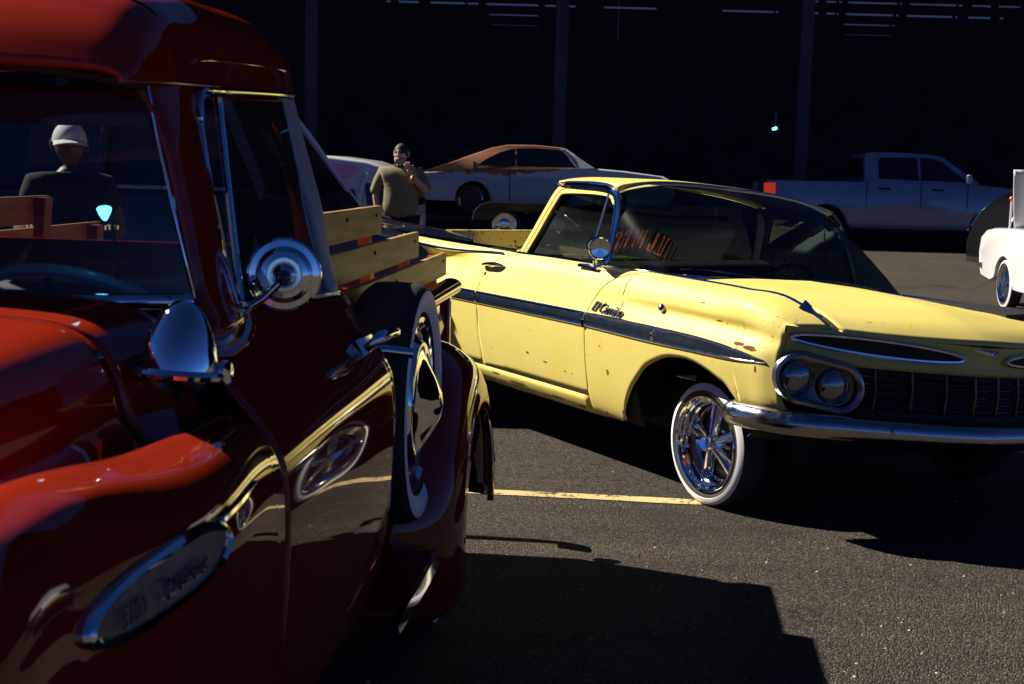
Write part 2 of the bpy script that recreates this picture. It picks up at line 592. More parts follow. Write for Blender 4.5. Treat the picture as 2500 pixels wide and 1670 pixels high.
def coupe_mat():
    """bare-metal coupe: grey blue paint, rusted through on the roof and shoulders"""
    m, nt, b = new_mat('rusted_coupe_paint')
    v = coords(nt)
    sx = nt.nodes.new('ShaderNodeSeparateXYZ')
    nt.links.new(v, sx.inputs[0])
    n1 = noise(nt, v, 2.2, 6, 0.65)
    n2 = noise(nt, v, 14, 5, 0.7)
    mr = N(nt, 'ShaderNodeMapRange')
    nt.links.new(sx.outputs[2], mr.inputs[0])
    mr.inputs[1].default_value = 0.72
    mr.inputs[2].default_value = 1.05
    mr.inputs[3].default_value = -0.45
    mr.inputs[4].default_value = 0.42
    mr2 = N(nt, 'ShaderNodeMapRange')         # the nose kept more of its paint
    nt.links.new(sx.outputs[0], mr2.inputs[0])
    mr2.inputs[1].default_value = 1.0
    mr2.inputs[2].default_value = 2.4
    mr2.inputs[3].default_value = 0.0
    mr2.inputs[4].default_value = -0.55
    s = math_n(nt, 'ADD', math_n(nt, 'ADD', math_n(nt, 'MULTIPLY', n1, 0.75), math_n(nt, 'MULTIPLY', n2, 0.3)), math_n(nt, 'ADD', mr.outputs[0], mr2.outputs[0]))
    mask = ramp(nt, s, [(0.46, (0, 0, 0)), (0.56, (1, 1, 1))])
    rust = mixc(nt, n2, (0.40, 0.14, 0.055), (0.20, 0.06, 0.025))
    mr3 = N(nt, 'ShaderNodeMapRange')         # flanks painted darker for their shade, shoulder band kept paler
    nt.links.new(sx.outputs[2], mr3.inputs[0])
    mr3.inputs[1].default_value = 0.80
    mr3.inputs[2].default_value = 0.88
    pale = mixc(nt, n1, (0.34, 0.40, 0.44), (0.60, 0.60, 0.58))
    paint = mixc(nt, mr3.outputs[0], mixc(nt, n1, (0.20, 0.26, 0.32), (0.34, 0.40, 0.45)), pale)
    nt.links.new(mixc(nt, mask, paint, rust), b.inputs['Base Color'])
    nt.links.new(mixc(nt, mask, (0.35,) * 3, (0.8,) * 3), b.inputs['Roughness'])
    return m
M['coupe'] = coupe_mat()

# ------------------------------------------------------------------ ground and painted lines
def ground_sheet():
    xs = [-400, -60, -14, -6, 0, 6, 14, 60, 400]
    ys = [-200, -20, -4, 2, 8, 16, 30, 60, 120, 600]
    P = [[(x, y, 0.0) for y in ys] for x in xs]
    o = grid_obj('parking_lot_ground', P, M['asphalt'], smooth=False)
    tag(o, kind='structure')
    return o
ground_sheet()

def stall_line(p, q, w, label):
    p, q = np.array(p, float), np.array(q, float)
    d = (q - p) / np.linalg.norm(q - p)
    nrm = np.array([-d[1], d[0]])
    L = np.linalg.norm(q - p)
    n = int(L / 0.12)
    rows = []
    rng = random.Random(3)
    for i in range(n + 1):
        c = p + d * L * i / n
        j1, j2 = rng.uniform(-0.004, 0.004), rng.uniform(-0.004, 0.004)
        rows.append([(*(c + nrm * (w / 2 + j1)), 0.004), (*(c - nrm * (w / 2 + j2)), 0.004)])
    o = grid_obj('parking_line', rows, M['line'], smooth=False)
    tag(o, label, 'parking line')
    return o
stall_line((-4.2, 7.21), (0.93, 6.712), 0.105, 'worn yellow painted stall line running under the whitewall front wheel')

def grit():
    rng = random.Random(21)
    V, F = [], []
    for i in range(420):
        y = 3.2 + 9.0 * rng.random() ** 1.3
        x = rng.uniform(-.6, 4.5)
        r_ = rng.uniform(.003, .008) * (1.6 if rng.random() < .06 else 1)
        o = len(V)
        a0 = rng.random() * 6.28
        for k in range(5):
            a = a0 + k * 1.2566
            V.append((x + r_ * math.cos(a) * rng.uniform(.7, 1.2), y + r_ * math.sin(a) * rng.uniform(.7, 1.2), .0005))
        V.append((x + rng.uniform(-.3, .3) * r_, y + rng.uniform(-.3, .3) * r_, r_ * rng.uniform(.6, 1.1)))
        F += [(o + k, o + (k + 1) % 5, o + 5) for k in range(5)]
    o = mesh_obj('loose_grit', V, F, M['pebble'], smooth=False)
    tag(o, 'loose grit and small stones scattered over the asphalt', 'grit', kind='stuff')
grit()

# ------------------------------------------------------------------ open shed behind the lot
shed = empty('open_shed', (5, 56, 0), 0, 'huge dark open-sided shed filling the background, slits of daylight high up', 'building')
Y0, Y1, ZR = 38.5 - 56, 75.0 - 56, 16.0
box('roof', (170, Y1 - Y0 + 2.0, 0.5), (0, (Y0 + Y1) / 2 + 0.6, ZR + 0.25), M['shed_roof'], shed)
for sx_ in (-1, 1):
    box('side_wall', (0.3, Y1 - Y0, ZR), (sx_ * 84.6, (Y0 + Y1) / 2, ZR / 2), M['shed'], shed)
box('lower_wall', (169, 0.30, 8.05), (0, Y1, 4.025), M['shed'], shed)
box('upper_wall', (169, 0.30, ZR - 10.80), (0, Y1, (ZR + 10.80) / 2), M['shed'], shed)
slits = {
 9.70: [(-13.39,-12.28),(-12.19,-11.19),(-6.92,-6.69),(-6.3,-5.25),(-4.68,-2.87),(-2.75,-2.2),(-1.8,.86),(1.2,1.93),(2.33,2.77),(4.22,6.92),(10.31,12.93),(13.01,13.18),(14.71,15.21),(15.61,16.05),(16.14,16.26),(16.6,19.03),(19.18,19.33),(19.73,22.08),(22.2,22.35),(22.88,24.03),(24.49,24.7)],
 10.29: [(14.77,15.19),(15.58,16.11),(16.23,16.4),(16.7,19.21),(19.34,19.46),(19.88,22.25),(22.34,22.57),(23.05,24.01),(24.39,25.52)],
 9.18: [(-1.62,.88),(16.55,18.87),(19.0,19.15)],
 8.67: [(-1.44,.85),(16.62,18.99)]}
GAPH = {9.70: 0.11, 10.29: 0.10, 9.18: 0.08, 8.67: 0.035}
zs = sorted(slits)
edges = [8.05] + zs + [10.80]
for i in range(len(edges) - 1):
    lo = edges[i] + (GAPH.get(edges[i], 0) / 2)
    hi = edges[i + 1] - (GAPH.get(edges[i + 1], 0) / 2)
    for b_ in range(12):
        x0 = -84.5 + b_ * 14.083
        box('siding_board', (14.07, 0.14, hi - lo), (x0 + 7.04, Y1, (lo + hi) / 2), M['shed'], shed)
for z, sg in slits.items():
    prev = -84.5
    for a, b_ in sorted(sg) + [(84.5 + 5, None)]:
        a2 = a - 5
        if a2 - prev > 0.02:
            box('gap_batten', (a2 - prev, 0.10, GAPH[z] + 0.002), ((prev + a2) / 2, Y1, z), M['shed'], shed)
        if b_ is not None:
            prev = b_ - 5
            hh = GAPH[z] * .5 - .002
            mesh_obj('slit_filler', [(a2, Y1, z - hh), (prev, Y1, z - hh), (prev, Y1, z + hh), (a2, Y1, z + hh)], [(0, 1, 2, 3)], M['slit_sheet'], shed, smooth=False)
for cx in (-25.5, -18.85, -12.2, -5.55, 1.1, 7.6, 14.3, 21.0, 27.6, 34.2):
    c = cx - 5
    box('column', (0.34, 0.34, ZR), (c, Y0 + 0.4, ZR / 2), M['column'], shed, bevel=0.02)
for yy in (-8, 4):
    box('roof_beam', (168, 0.5, 0.9), (0, yy, ZR - 0.45), M['shed_roof'], shed)

lamp = empty('work_lamp', (10.38, 58.6, 3.32), 0, 'small glowing cyan lamp hanging far back in the dark shed', 'lamp')
lathe('lamp_tube', [(-0.10, 0.001), (-0.10, 0.05), (0.08, 0.06), (0.10, 0.001)], M['cyan_lamp'], lamp, axis=(0.9, 0, 0.3), seg=16)
box('bracket', (0.04, 0.04, 0.6), (0.02, 0, 0.36), M['steel'], lamp)
tube('hanging_cable', [(0.02, 0, 0.6), (0.02, 0, 12.60)], 0.01, M['black'], lamp, n=6)
# ------------------------------------------------------------------ wheels
def wheel_set(parent, loc, side, R0=0.2965, kind='spoke', wname='wheel'):
    """side=+1: outer face looks to local +X. tyre outer face lies at loc.x"""
    w = empty(wname, loc, 0.0)
    w.parent = parent
    sx = float(side)
    k = R0 / 0.2965
    ax = (sx, 0, 0)
    W = 0.165 if kind == 'spoke' else 0.19
    lathe('tyre', [(a, r * k) for a, r in [(-W + 0.01, .20), (-W, .24), (-W + .012, .276), (-W + .04, .294), (-W / 2, .2965), (-.04, .294), (-.016, .2885), (-.005, .280 if kind == 'disc' else .274), (0, .268 if kind == 'disc' else .256), ((-.004, .241) if kind == 'disc' else (-.004, .238)), ((-.015, .224) if kind == 'disc' else (-.014, .224)), (-.04, .215)]], M['rubber'], w, axis=ax, seg=72, sharp=60)
    if kind == 'spoke':
        lathe('whitewall', [(-.0125, .2885 * k), (-.0025, .274 * k), (.0022, .257 * k), (-.001, .2555 * k)], M['white_rubber'], w, axis=ax, seg=72)
        rim = lathe('rim', [(-.02, .232), (-.002, .231), (.004, .227), (.002, .221), (-.006, .217), (-.012, .209), (-.022, .206), (-.026, .199), (-.05, .195), (-.056, .188), (-.085, .184), (-.10, .172), (-.118, .168)], M['chrome'], w, axis=ax, seg=72, sharp=25)
        lathe('brake_drum', [(-.118, .172), (-.112, .15), (-.10, .14), (-.10, .0005)], M['black'], w, axis=ax, seg=48)
        for i in range(5):
            th = 2 * math.pi * (i + 0.35) / 5
            c, s = math.cos(th), math.sin(th)
            rows = []
            for f, r in ((0, .028), (.25, .06), (.6, .12), (.85, .165), (1, .188)):
                half = .015 + .018 * f
                a0 = -.040 - .035 * f
                ring = []
                for q, d in ((-1, -.03), (-.75, .0), (-.25, .012), (.25, .012), (.75, .0), (1, -.03)):
                    ring.append((sx * (a0 + d), r * c - q * half * s, r * s + q * half * c))
                rows.append(ring)
            grid_obj('spoke', rows, M['chrome'], w, sharp=50)
            th2 = th + math.pi / 5
            lathe('lug_nut', [(-.10, .011), (-.085, .011), (-.078, .008), (-.075, .0005)], M['chrome'], w, loc=(0, .068 * math.cos(th2), .068 * math.sin(th2)), axis=ax, seg=10)
        hub = lathe('hub', [(-.09, .05), (-.05, .042), (-.03, .038), (-.004, .035), (.002, .031), (.002, .0005)], M['chrome'], w, axis=ax, seg=32)
        lathe('hub_cap', [(.001, .027), (.008, .025), (.010, .0005)], M['blue_cap'], w, axis=ax, seg=24)
    elif kind == 'disc':
        lathe('whitewall', [(-.0005, .277 * k), (.0022, .268 * k), (.0028, .258 * k), (-.001, .243 * k), (-.011, .2255 * k)], M['white_rubber'], w, axis=ax, seg=72)
        lathe('wheel_disc', [(-.045, .226 * k), (-.024, .222 * k), (-.015, .212 * k), (-.018, .20 * k), (-.032, .19 * k), (-.032, .172 * k), (-.016, .155 * k), (-.008, .15 * k), (-.007, .125 * k), (.006, .10 * k), (.03, .065 * k), (.05, .03 * k), (.056, .0005)], M['chrome'], w, axis=ax, seg=72, sharp=30)
    elif kind == 'ring':
        lathe('rim', [(-.05, .215 * k), (-.05, .05 * k), (-.03, .045 * k), (-.03, .0005)], M['black'], w, axis=ax, seg=40)
        lathe('rim_ring', [(-.03, .226 * k), (-.004, .223 * k), (.003, .214 * k), (-.01, .206 * k), (-.03, .203 * k)], M['chrome'], w, axis=ax, seg=40)
    else:
        lathe('rim', [(-.03, .225 * k), (-.004, .222 * k), (.002, .212 * k), (-.02, .20 * k), (-.05, .19 * k), (-.055, .12 * k), (-.02, .09 * k), (-.01, .05 * k), (-.01, .0005)], M['old_chrome'] if kind == 'steel' else M['chrome'], w, axis=ax, seg=40)
    return w

# ------------------------------------------------------------------ yellow car-pickup
ANG = R(28.71)
mW = Vector((-math.cos(ANG), -math.sin(ANG), 0))
Wc = Vector((0.920, 6.661, 0))
car = empty('car_pickup', Wc - mW * 0.885, math.atan2(mW.y, mW.x),
            'weathered yellow car-based pickup with whitewall front wheel and dark side trim', 'car')
TILT = 0.085
def T(p):
    """(s, t, z) -> car local"""
    p = np.asarray(p, float)
    out = np.empty_like(p)
    out[..., 0] = p[..., 1]
    out[..., 1] = -p[..., 0]
    out[..., 2] = p[..., 2] + TILT * (p[..., 1] - 0.885)
    return out
def mir(p):
    p = np.array(p, float)
    p[..., 1] *= -1
    return p

mid = [(.82,.27),(.90,.298),(.945,.38),(.985,.56),(1.012,.745),(1.012,.815)]
S = Surf([
 (-.58, [(.80,.52),(.88,.545),(.915,.58),(.93,.65),(.935,.74),(.935,.80),(.925,.845),(.92,.88),(.905,.905),(.87,.920),(.76,.930),(.70,.920),(.40,0.912),(0,0.917)], .29),
 (-.52, [(.82,.50),(.90,.53),(.94,.57),(.955,.65),(.962,.74),(.96,.80),(.940,.855),(.94,.90),(.925,.940),(.88,.962),(.77,.972),(.71,.960),(.40,0.960),(0,0.965)], .27),
 (-.40, [(.84,.48),(.92,.52),(.955,.57),(.975,.66),(.985,.74),(.98,.805),(.943,.868),(.955,.92),(.938,.978),(.88,1.012),(.79,1.024),(.72,1.010),(.40,1.010),(0,1.025)], .22),
 (-.10, [(.84,.40),(.92,.45),(.96,.52),(.99,.65),(1.005,.745),(1.0,.81),(.955,.882),(.965,.932),(.942,.992),(.885,1.032),(.80,1.045),(.72,1.032),(.40,1.050),(0,1.070)], .12),
 (.30, [(.82,.28),(.90,.31),(.945,.40),(.985,.58),(1.01,.745),(1.008,.815),(.967,.892),(.97,.942),(.946,1.0),(.89,1.042),(.81,1.055),(.72,1.045),(.40,1.074),(0,1.092)], .05),
 (.90, mid + [(.985,.90),(.97,.95),(.945,1.01),(.90,1.055),(.82,1.066),(.72,1.062),(.40,1.094),(0,1.110)], 0),
 (1.40, mid + [(.988,.90),(.97,.95),(.945,1.01),(.90,1.058),(.865,1.072),(.855,1.068),(.845,1.06),(.835,1.05)], 0),
 (2.05, mid + [(.988,.90),(.968,.95),(.942,1.01),(.905,1.055),(.875,1.072),(.86,1.072),(.845,1.06),(.835,1.05)], 0),
 (2.60, mid + [(.972,.90),(.945,.955),(.938,1.0),(.955,1.04),(.925,1.07),(.87,1.078),(.845,1.07),(.835,1.05)], 0),
 (3.50, [(.82,.27),(.90,.298),(.945,.38),(.985,.56),(1.01,.745),(1.008,.815),(.96,.90),(.925,.965),(.93,1.02),(.995,1.072),(.955,1.092),(.865,1.092),(.845,1.08),(.835,1.06)], 0),
 (4.20, [(.80,.33),(.87,.36),(.92,.42),(.965,.56),(.99,.735),(.985,.80),(.945,.90),(.915,.965),(.925,1.03),(1.0,1.095),(.95,1.112),(.85,1.105),(.83,1.09),(.82,1.06)], 0),
 (4.46, [(.72,.38),(.79,.40),(.84,.45),(.89,.56),(.91,.72),(.91,.79),(.885,.89),(.87,.96),(.89,1.03),(.965,1.095),(.91,1.112),(.82,1.105),(.80,1.09),(.79,1.06)], 0)])

def pw(xs, ys):
    def f(x):
        return float(np.interp(x, xs, ys))
    return f
# wheel arch edge z(s), sill edge
arch_s = [-.345, -.335, -.30, -.209, -.12, -.029, .07, .169, .28, .373, .45, .525, .58, .623, .65, .70]
arch_z = [.50, .538, .591, .643, .675, .694, .695, .683, .645, .599, .535, .464, .395, .332, .30, .295]
_arch = lambda s: float(cr(arch_s, np.array(arch_z), [s])[0])
gap_s, gap_z = [.60, .66, .72, .78, .82, .86, .885, .905, .925, .94], [1.053, 1.038, 1.015, .98, .94, .88, .80, .68, .50, .30]
zg1 = pw(gap_s, gap_z)
gap2_s, gap2_z = [1.88, 1.95, 2.03, 2.08, 2.11, 2.127, 2.135, 2.14], [1.066, 1.042, 1.003, .96, .90, .81, .60, .375]
zg2 = pw(gap2_s, gap2_z)
rarch = lambda s: 0.30 + 0.33 * math.sqrt(max(0, 1 - ((s - 3.02) / .43) ** 2))

def f_lo(u):
    if u < -.345: return 0.0
    z = _arch(u) if u < .70 else .295
    return S.k_at_z(u, z, 0.0, 6.0)
def f_hi(u):
    return 10.95 if u < .60 else S.k_at_z(u, zg1(u) - .004, 0.5, 9.9)
us_f = np.concatenate([np.linspace(-.58, -.36, 12), [-.346], np.linspace(-.345, -.25, 10), np.linspace(-.24, .55, 36), np.linspace(.56, .72, 18), np.linspace(.73, .94, 22)])
def body_pair(name, P, mat=None, thick=.010):
    P = np.asarray(P)
    grid_obj(name, T(P), mat or M['yellow'], car, thick=thick)
    grid_obj(name, T(mir(P)), mat or M['yellow'], car, thick=thick)
body_pair('front_fender', S.cols(us_f, f_lo, f_hi, 46))
us_d = np.concatenate([np.linspace(.606, .95, 34), np.linspace(.97, 1.86, 30), np.linspace(1.88, 2.134, 24)])
def d_lo(u):
    return S.k_at_z(u, zg1(u - .006) + .001, 0.5, 9.9) if u < .946 else S.k_at_z(u, .384, 0.5, 4)
def d_hi(u):
    return 10.0 if u < 1.88 else S.k_at_z(u, zg2(u) - .003, 0.5, 9.95)
body_pair('door', S.cols(us_d, d_lo, d_hi, 34))
body_pair('rocker_panel', S.cols(np.linspace(.945, 2.62, 30), 0.0, lambda u: S.k_at_z(u, .380, 0.5, 4), 8))
def q_lo(u):
    if u < 2.14: return S.k_at_z(u, zg2(u - .005) + .002, 0.5, 9.95)
    if u < 2.6: return S.k_at_z(u, .384, .5, 4)
    z = rarch(u) if abs(u - 3.02) < .43 else .30
    return S.k_at_z(u, max(z, .30), 0.5, 6)
us_q = np.concatenate([np.linspace(1.886, 2.15, 22), np.linspace(2.17, 2.58, 12), np.linspace(2.592, 2.70, 10), np.linspace(2.72, 3.36, 24), np.linspace(3.37, 3.46, 8), np.linspace(3.5, 4.46, 24)])
body_pair('quarter_panel', S.cols(us_q, q_lo, 13.0, 40))
# hood between the fenders, back to the windscreen base
wb = lambda t: .42 + .51 * (abs(t) / .845) ** 18
def hood_cols(side):
    rows = []
    for k in np.linspace(11.05, 13.0, 22):
        col = []
        t_end = S(.6, [k])[0][1]
        for f in np.linspace(0, 1, 44):
            u = -.58 + (wb(t_end) - .03 + .58) * f
            col.append(S(u, [k])[0])
        rows.append(col)
    P = np.array(rows)
    return P if side > 0 else mir(P)
Ph = np.concatenate([hood_cols(1), hood_cols(-1)[::-1][1:]], 0)
grid_obj('hood', T(Ph), M['yellow'], car, thick=.010)
body_pair('cowl_panel', S.cols(np.linspace(.607, .955, 10), 10.02, 11.2, 6))
# dark liner behind the panel gaps, and underbody
body_pair('panel_liner', (lambda P: P - np.array([0, .028, 0.012]))(S.cols(np.linspace(.50, 2.3, 30), 1.2, 9.9, 16)), M['gap'], 0)
body_pair('hood_liner', (lambda P: P - np.array([-.012, 0.0, .026]))(S.cols(np.linspace(-.53, .70, 30), 10.3, 11.6, 6)), M['gap'], 0)
box('underbody', (1.30, 4.6, .22), (0, -1.95, .36), M['under'], car)
box('engine_bay_shell', (1.16, 1.0, .45), (0, 0.0, .66), M['under'], car)
for sgn in (1, -1):
    prism('wheel_well', [(-.75, .9), (-.5, .92), (.45, .92), (.45, .55), (.40, .55), (.40, .86), (-.70, .86), (-.70, .30), (-.75, .30)],
          sgn * .56, sgn * .90, M['black'], car)
    prism('wheel_well', [(-3.5, .9), (-2.55, .9), (-2.55, .30), (-2.60, .30), (-2.60, .84), (-3.45, .84), (-3.45, .30), (-3.5, .30)], sgn * .56, sgn * .88, M['under'], car)
# wheels
for sgn in (1, -1):
    wheel_set(car, (sgn * .885, 0, .2965), sgn, .2965, 'spoke')
    wheel_set(car, (sgn * .865, -3.02, .2965), sgn, .2965, 'spoke')

def on_side(u, z, off=0.0, k0=0.3, k1=9.3):
    k = S.k_at_z(u, z, k0, k1)
    p = S(u, [k])[0]
    du = S(u + .01, [k])[0] - S(u - .01, [k])[0]
    dk = S(u, [k + .03])[0] - S(u, [k - .03])[0]
    n = np.cross(dk, du)
    n /= np.linalg.norm(n)
    if n[1] < 0: n = -n
    return p + n * off, n
def Tn(n):
    return np.stack([n[..., 1], -n[..., 0], n[..., 2]], -1)
def side_path(pts, n, off=0.0):
    P, NN = [], []
    d = catmull(pts, n)
    for u, z in d:
        p, nn = on_side(u, z, off)
        P.append(p); NN.append(nn)
    return np.array(P), np.array(NN)
def both(fn):
    for sgn in (1, -1): fn(sgn)
def sg(P, sgn): return P if sgn > 0 else mir(P)
# long side trim: dark insert with bright edges, tapering to a point on the fender
tr_us = [-.52, -.40, -.25, -.07, .25, .88, 1.4, 2.12, 3.0, 3.8, 4.35]
top_z = [.757, .776, .792, .804, .811, .816, .816, .814, .812, .806, .80]
bot_z = [.752, .745, .744, .746, .746, .757, .758, .758, .757, .752, .75]
def trim(sgn):
    for seg0, us in enumerate((np.concatenate([np.linspace(-.52, .3, 34), np.linspace(.33, .880, 14)]), np.linspace(.888, 2.122, 30), np.linspace(2.134, 4.35, 40))):
        tz, bz = cr(tr_us, np.array(top_z), us), cr(tr_us, np.array(bot_z), us)
        rows, a, b_ = [], [], []
        na, nb = [], []
        for i in range(len(us)):
            u = us[i]
            row = []
            for f in (0, .12, .5, .88, 1):
                p, n = on_side(u, bz[i] + (tz[i] - bz[i]) * f, .0105 if 0.05 < f < .95 else .006)
                row.append(p)
            rows.append(row)
            p, n = on_side(u, tz[i], .007); a.append(p); na.append(n)
            p, n = on_side(u, bz[i], .007); b_.append(p); nb.append(n)
        grid_obj('side_trim', T(sg(np.array(rows), sgn)), M['dark_insert'], car)
        for pa, nn in ((a, na), (b_, nb)):
            sc = [min(1, .35 + .65 * abs(us[j] + .52) / .25) if seg0 == 0 else 1 for j in range(len(pa))]
            sweep('trim_edge', T(sg(np.array(pa), sgn)), [(-.0085, 0), (-.006, .0045), (0, .008), (.006, .0045), (.0085, 0)], M['chrome'], car, normals=Tn(sg(np.array(nn), sgn)), scale=sc)
both(trim)
# trim joints
for u in (.27, .905):
    P, NN = [], []
    for z in np.linspace(.748, .815, 8):
        p, n = on_side(u, z, .009); P.append(p); NN.append(n)
    sweep('trim_joint', T(np.array(P)), [(-.012, 0), (-.009, .006), (.009, .006), (.012, 0)], M['chrome'], car, normals=Tn(np.array(NN)))
# raised script badge on the fender
p0, n0 = on_side(.845, .838, .008); p1, _ = on_side(.50, .823, .008); pu, _ = on_side(.845, .868, .008)
lt = T(np.array([p0, p1, pu]))
text_mesh('script_badge', 'El Camino', .074, .004, M['old_chrome'], car, lt[0], lt[1] - lt[0], lt[2] - lt[0], shear=.45, spacing=.92, bold=.0006)
# antenna stub, door handle, lock
p, n = on_side(.266, .912, .004)
lathe('antenna_base', [(0, .022), (.010, .020), (.020, .010), (.024, .0005)], M['old_chrome'], car, loc=T(p), axis=Tn(n), seg=20)
def handle(sgn):
    P = [on_side(2.125, .968, .006)[0], on_side(2.10, .971, .030)[0], on_side(2.03, .977, .036)[0], on_side(1.95, .982, .032)[0], on_side(1.885, .985, .012)[0]]
    P = catmull(P, 16)
    sweep('door_handle', T(sg(P, sgn)), circ(.017, 10, .011), M['chrome'], car, scale=[.6, .8] + [1] * 6 + [1.1, 1.15, 1.15, 1.1, 1, .85, .65, .4])
    p, n = on_side(2.09, .928, .002)
    lathe('door_lock', [(0, .013), (.005, .012), (.007, .006), (.006, .0005)], M['chrome'], car, loc=T(sg(p, sgn)), axis=Tn(sg(n, sgn)), seg=16)
both(handle)
# chips of bare metal where the photograph shows them (shallow flakes of rust on the paint)
def chip(u, z, du, dz, seed):
    rng = random.Random(seed)
    c, n = on_side(u, z, .0062)
    ring = []
    m_ = 14
    for i in range(m_):
        a = 2 * math.pi * i / m_
        r_ = rng.uniform(.55, 1.0)
        q, _ = on_side(u + du * math.cos(a) * r_, z + dz * math.sin(a) * r_, .0056)
        ring.append(q)
    V = T(np.array([c] + ring))
    mesh_obj('rust_chip', V, [(0, i + 1, (i + 1) % m_ + 1) for i in range(m_)], M['rust'], car)
for a in [(.71,.535,.014,.02,1),(1.36,.502,.03,.006,2),(1.55,.53,.022,.009,3),(-.17,.898,.03,.006,4),(-.43,.80,.05,.012,5),(-.36,.812,.04,.01,6),(-.47,.715,.008,.022,7),(1.15,.48,.012,.006,8),(1.08,.475,.006,.006,9),(.80,.315,.012,.008,10),(1.3,.318,.09,.008,11),(1.75,.33,.12,.01,12),(1.05,.31,.05,.008,13),(.62,.33,.02,.03,14),(.9,.60,.004,.004,15),(1.5,.66,.006,.004,16),(2.0,.352,.06,.007,17),(-.05,.965,.02,.004,18)]:
    chip(*a)
# ---- greenhouse
def A(s, t, z): return (s, t, z)
def smooth_path(pts, n=40): return catmull(pts, n)
drip = [A(1.69,.722,1.489), A(1.45,.735,1.492), A(1.25,.742,1.492), A(1.12,.748,1.480), A(1.045,.754,1.448), A(1.012,.765,1.395), A(.995,.785,1.30), A(.975,.815,1.18), A(.957,.845,1.075)]
def green(sgn):
    d = smooth_path(drip, 60)
    nn = np.tile(np.array([0., 1., .25]), (60, 1))
    sweep('windscreen_pillar_trim', T(sg(d + [0, .004, 0], sgn)), [(-.022, -.004), (-.020, .008), (-.009, .012), (-.004, .005), (.004, .005), (.009, .012), (.020, .008), (.022, -.004)], M['chrome'], car, normals=Tn(sg(nn, sgn)))
    fr = [A(1.875,.862,1.066), A(1.79,.828,1.20), A(1.70,.785,1.36), A(1.66,.755,1.44), A(1.60,.745,1.462), A(1.40,.745,1.468), A(1.20,.748,1.465), A(1.10,.752,1.452), A(1.045,.760,1.41)]
    f = smooth_path(fr, 50)
    nn = np.tile(np.array([-.2, 1., .35]), (50, 1))
    sweep('window_frame', T(sg(f - [0, .012, 0], sgn)), [(-.032, -.02), (-.032, .008), (-.004, .010), (0, .004), (.004, .010), (.026, .008), (.026, -.02)], M['yellow'], car, normals=Tn(sg(nn, sgn)))
    sweep('pillar_shade_strip', T(sg(f - [0, .040, .004], sgn)), [(-.036, -.006), (-.036, .006), (.030, .006), (.030, -.006)], M['interior'], car, normals=Tn(sg(nn, sgn)))  # dark strip added so the sunlit frame reads as shaded inside
    gl = [A(1.84,.84,1.075), A(1.76,.805,1.21), A(1.69,.772,1.36), A(1.64,.745,1.43), A(1.30,.742,1.45), A(1.10,.745,1.44), A(1.03,.765,1.38), A(1.0,.785,1.28), A(.975,.815,1.16), A(.965,.84,1.075)]
    mesh_obj('side_glass', T(sg(np.array(gl), sgn)), [tuple(range(len(gl)))], M['clear_glass'], car, smooth=False)
    tube('vent_divider', T(sg(np.array([A(1.125,.752,1.452), A(1.155,.79,1.26), A(1.175,.838,1.075)]), sgn)), .008, M['chrome'], car, n=8)
    sill = smooth_path([A(1.88,.878,1.078), A(1.4,.872,1.080), A(1.05,.868,1.078), A(.93,.858,1.072)], 24)
    sweep('sill_trim', T(sg(sill, sgn)), [(-.012, -.003), (-.010, .006), (.010, .006), (.012, -.003)], M['chrome'], car, normals=[0, 0, 1.])
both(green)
# roof with rear overhang
def roof_pt(s, t, dz=0): 
    q = abs(t) / .74
    return (s, t, 1.562 - .066 * q ** 3 - .010 * max(0, (1.25 - s) / .2) ** 1.5 + dz)
rows = []
for f in np.linspace(0, 1, 26):
    row = []
    for t in np.linspace(-.735, .735, 40):
        q = abs(t) / .735
        s0 = 1.075 - .03 * (q ** 4)
        s1 = 1.78 - .10 * q ** 2
        row.append(roof_pt(s0 + (s1 - s0) * f, t))
    rows.append(row)
grid_obj('roof', T(np.array(rows)), M['yellow'], car, thick=.022)
edge = [roof_pt(1.79 - .10 * (abs(t) / .735) ** 2, t, -.006) for t in np.linspace(-.735, .735, 30)]
sweep('roof_edge_trim', T(np.array(edge)), circ(.013, 8), M['chrome'], car)
# windscreen, wrapped round to the pillars
rows, lowe, tope = [], [], []
for x_ in np.linspace(-1, 1, 90):
    t = math.copysign(1 - (1 - abs(x_)) ** 2.2, x_)
    q = abs(t)
    tb, tt = .845 * t, .735 * t
    sb = wb(tb) - .0
    zb = 1.078 - .012 * q ** 2
    st = 1.06 - .02 * q ** 4 + .03 * q ** 14
    zt = 1.548 - .066 * q ** 3 - .020 * q ** 8
    row = []
    for f in np.linspace(0, 1, 12):
        bl = math.sin(f * math.pi) * .02
        row.append((sb + (st - sb) * f - bl * (1 - .5 * q), tb + (tt - tb) * f ** (1 + .3 * q ** 3), zb + (zt - zb) * f + bl * .6))
    rows.append(row)
    lowe.append(row[0]); tope.append(row[-1])
grid_obj('windscreen', T(np.array(rows)), M['car_glass'], car)
sweep('windscreen_base_trim', T(np.array(lowe) + [0, 0, -.006]), circ(.012, 8), M['chrome'], car)
sweep('windscreen_header_trim', T(np.array(tope) + [0, 0, .002]), circ(.014, 8), M['chrome'], car)
# windscreen wipers
for t0, t1 in ((.25, .72), (-.55, .0)):
    a = [wb(t0) + .01, t0, 1.088]; b_ = [wb(t1) + .03, t1, 1.100]
    tube('wiper', T(np.array([a, [(a[0] + b_[0]) / 2, (t0 + t1) / 2, 1.105], b_])), .006, M['old_chrome'], car, n=6)
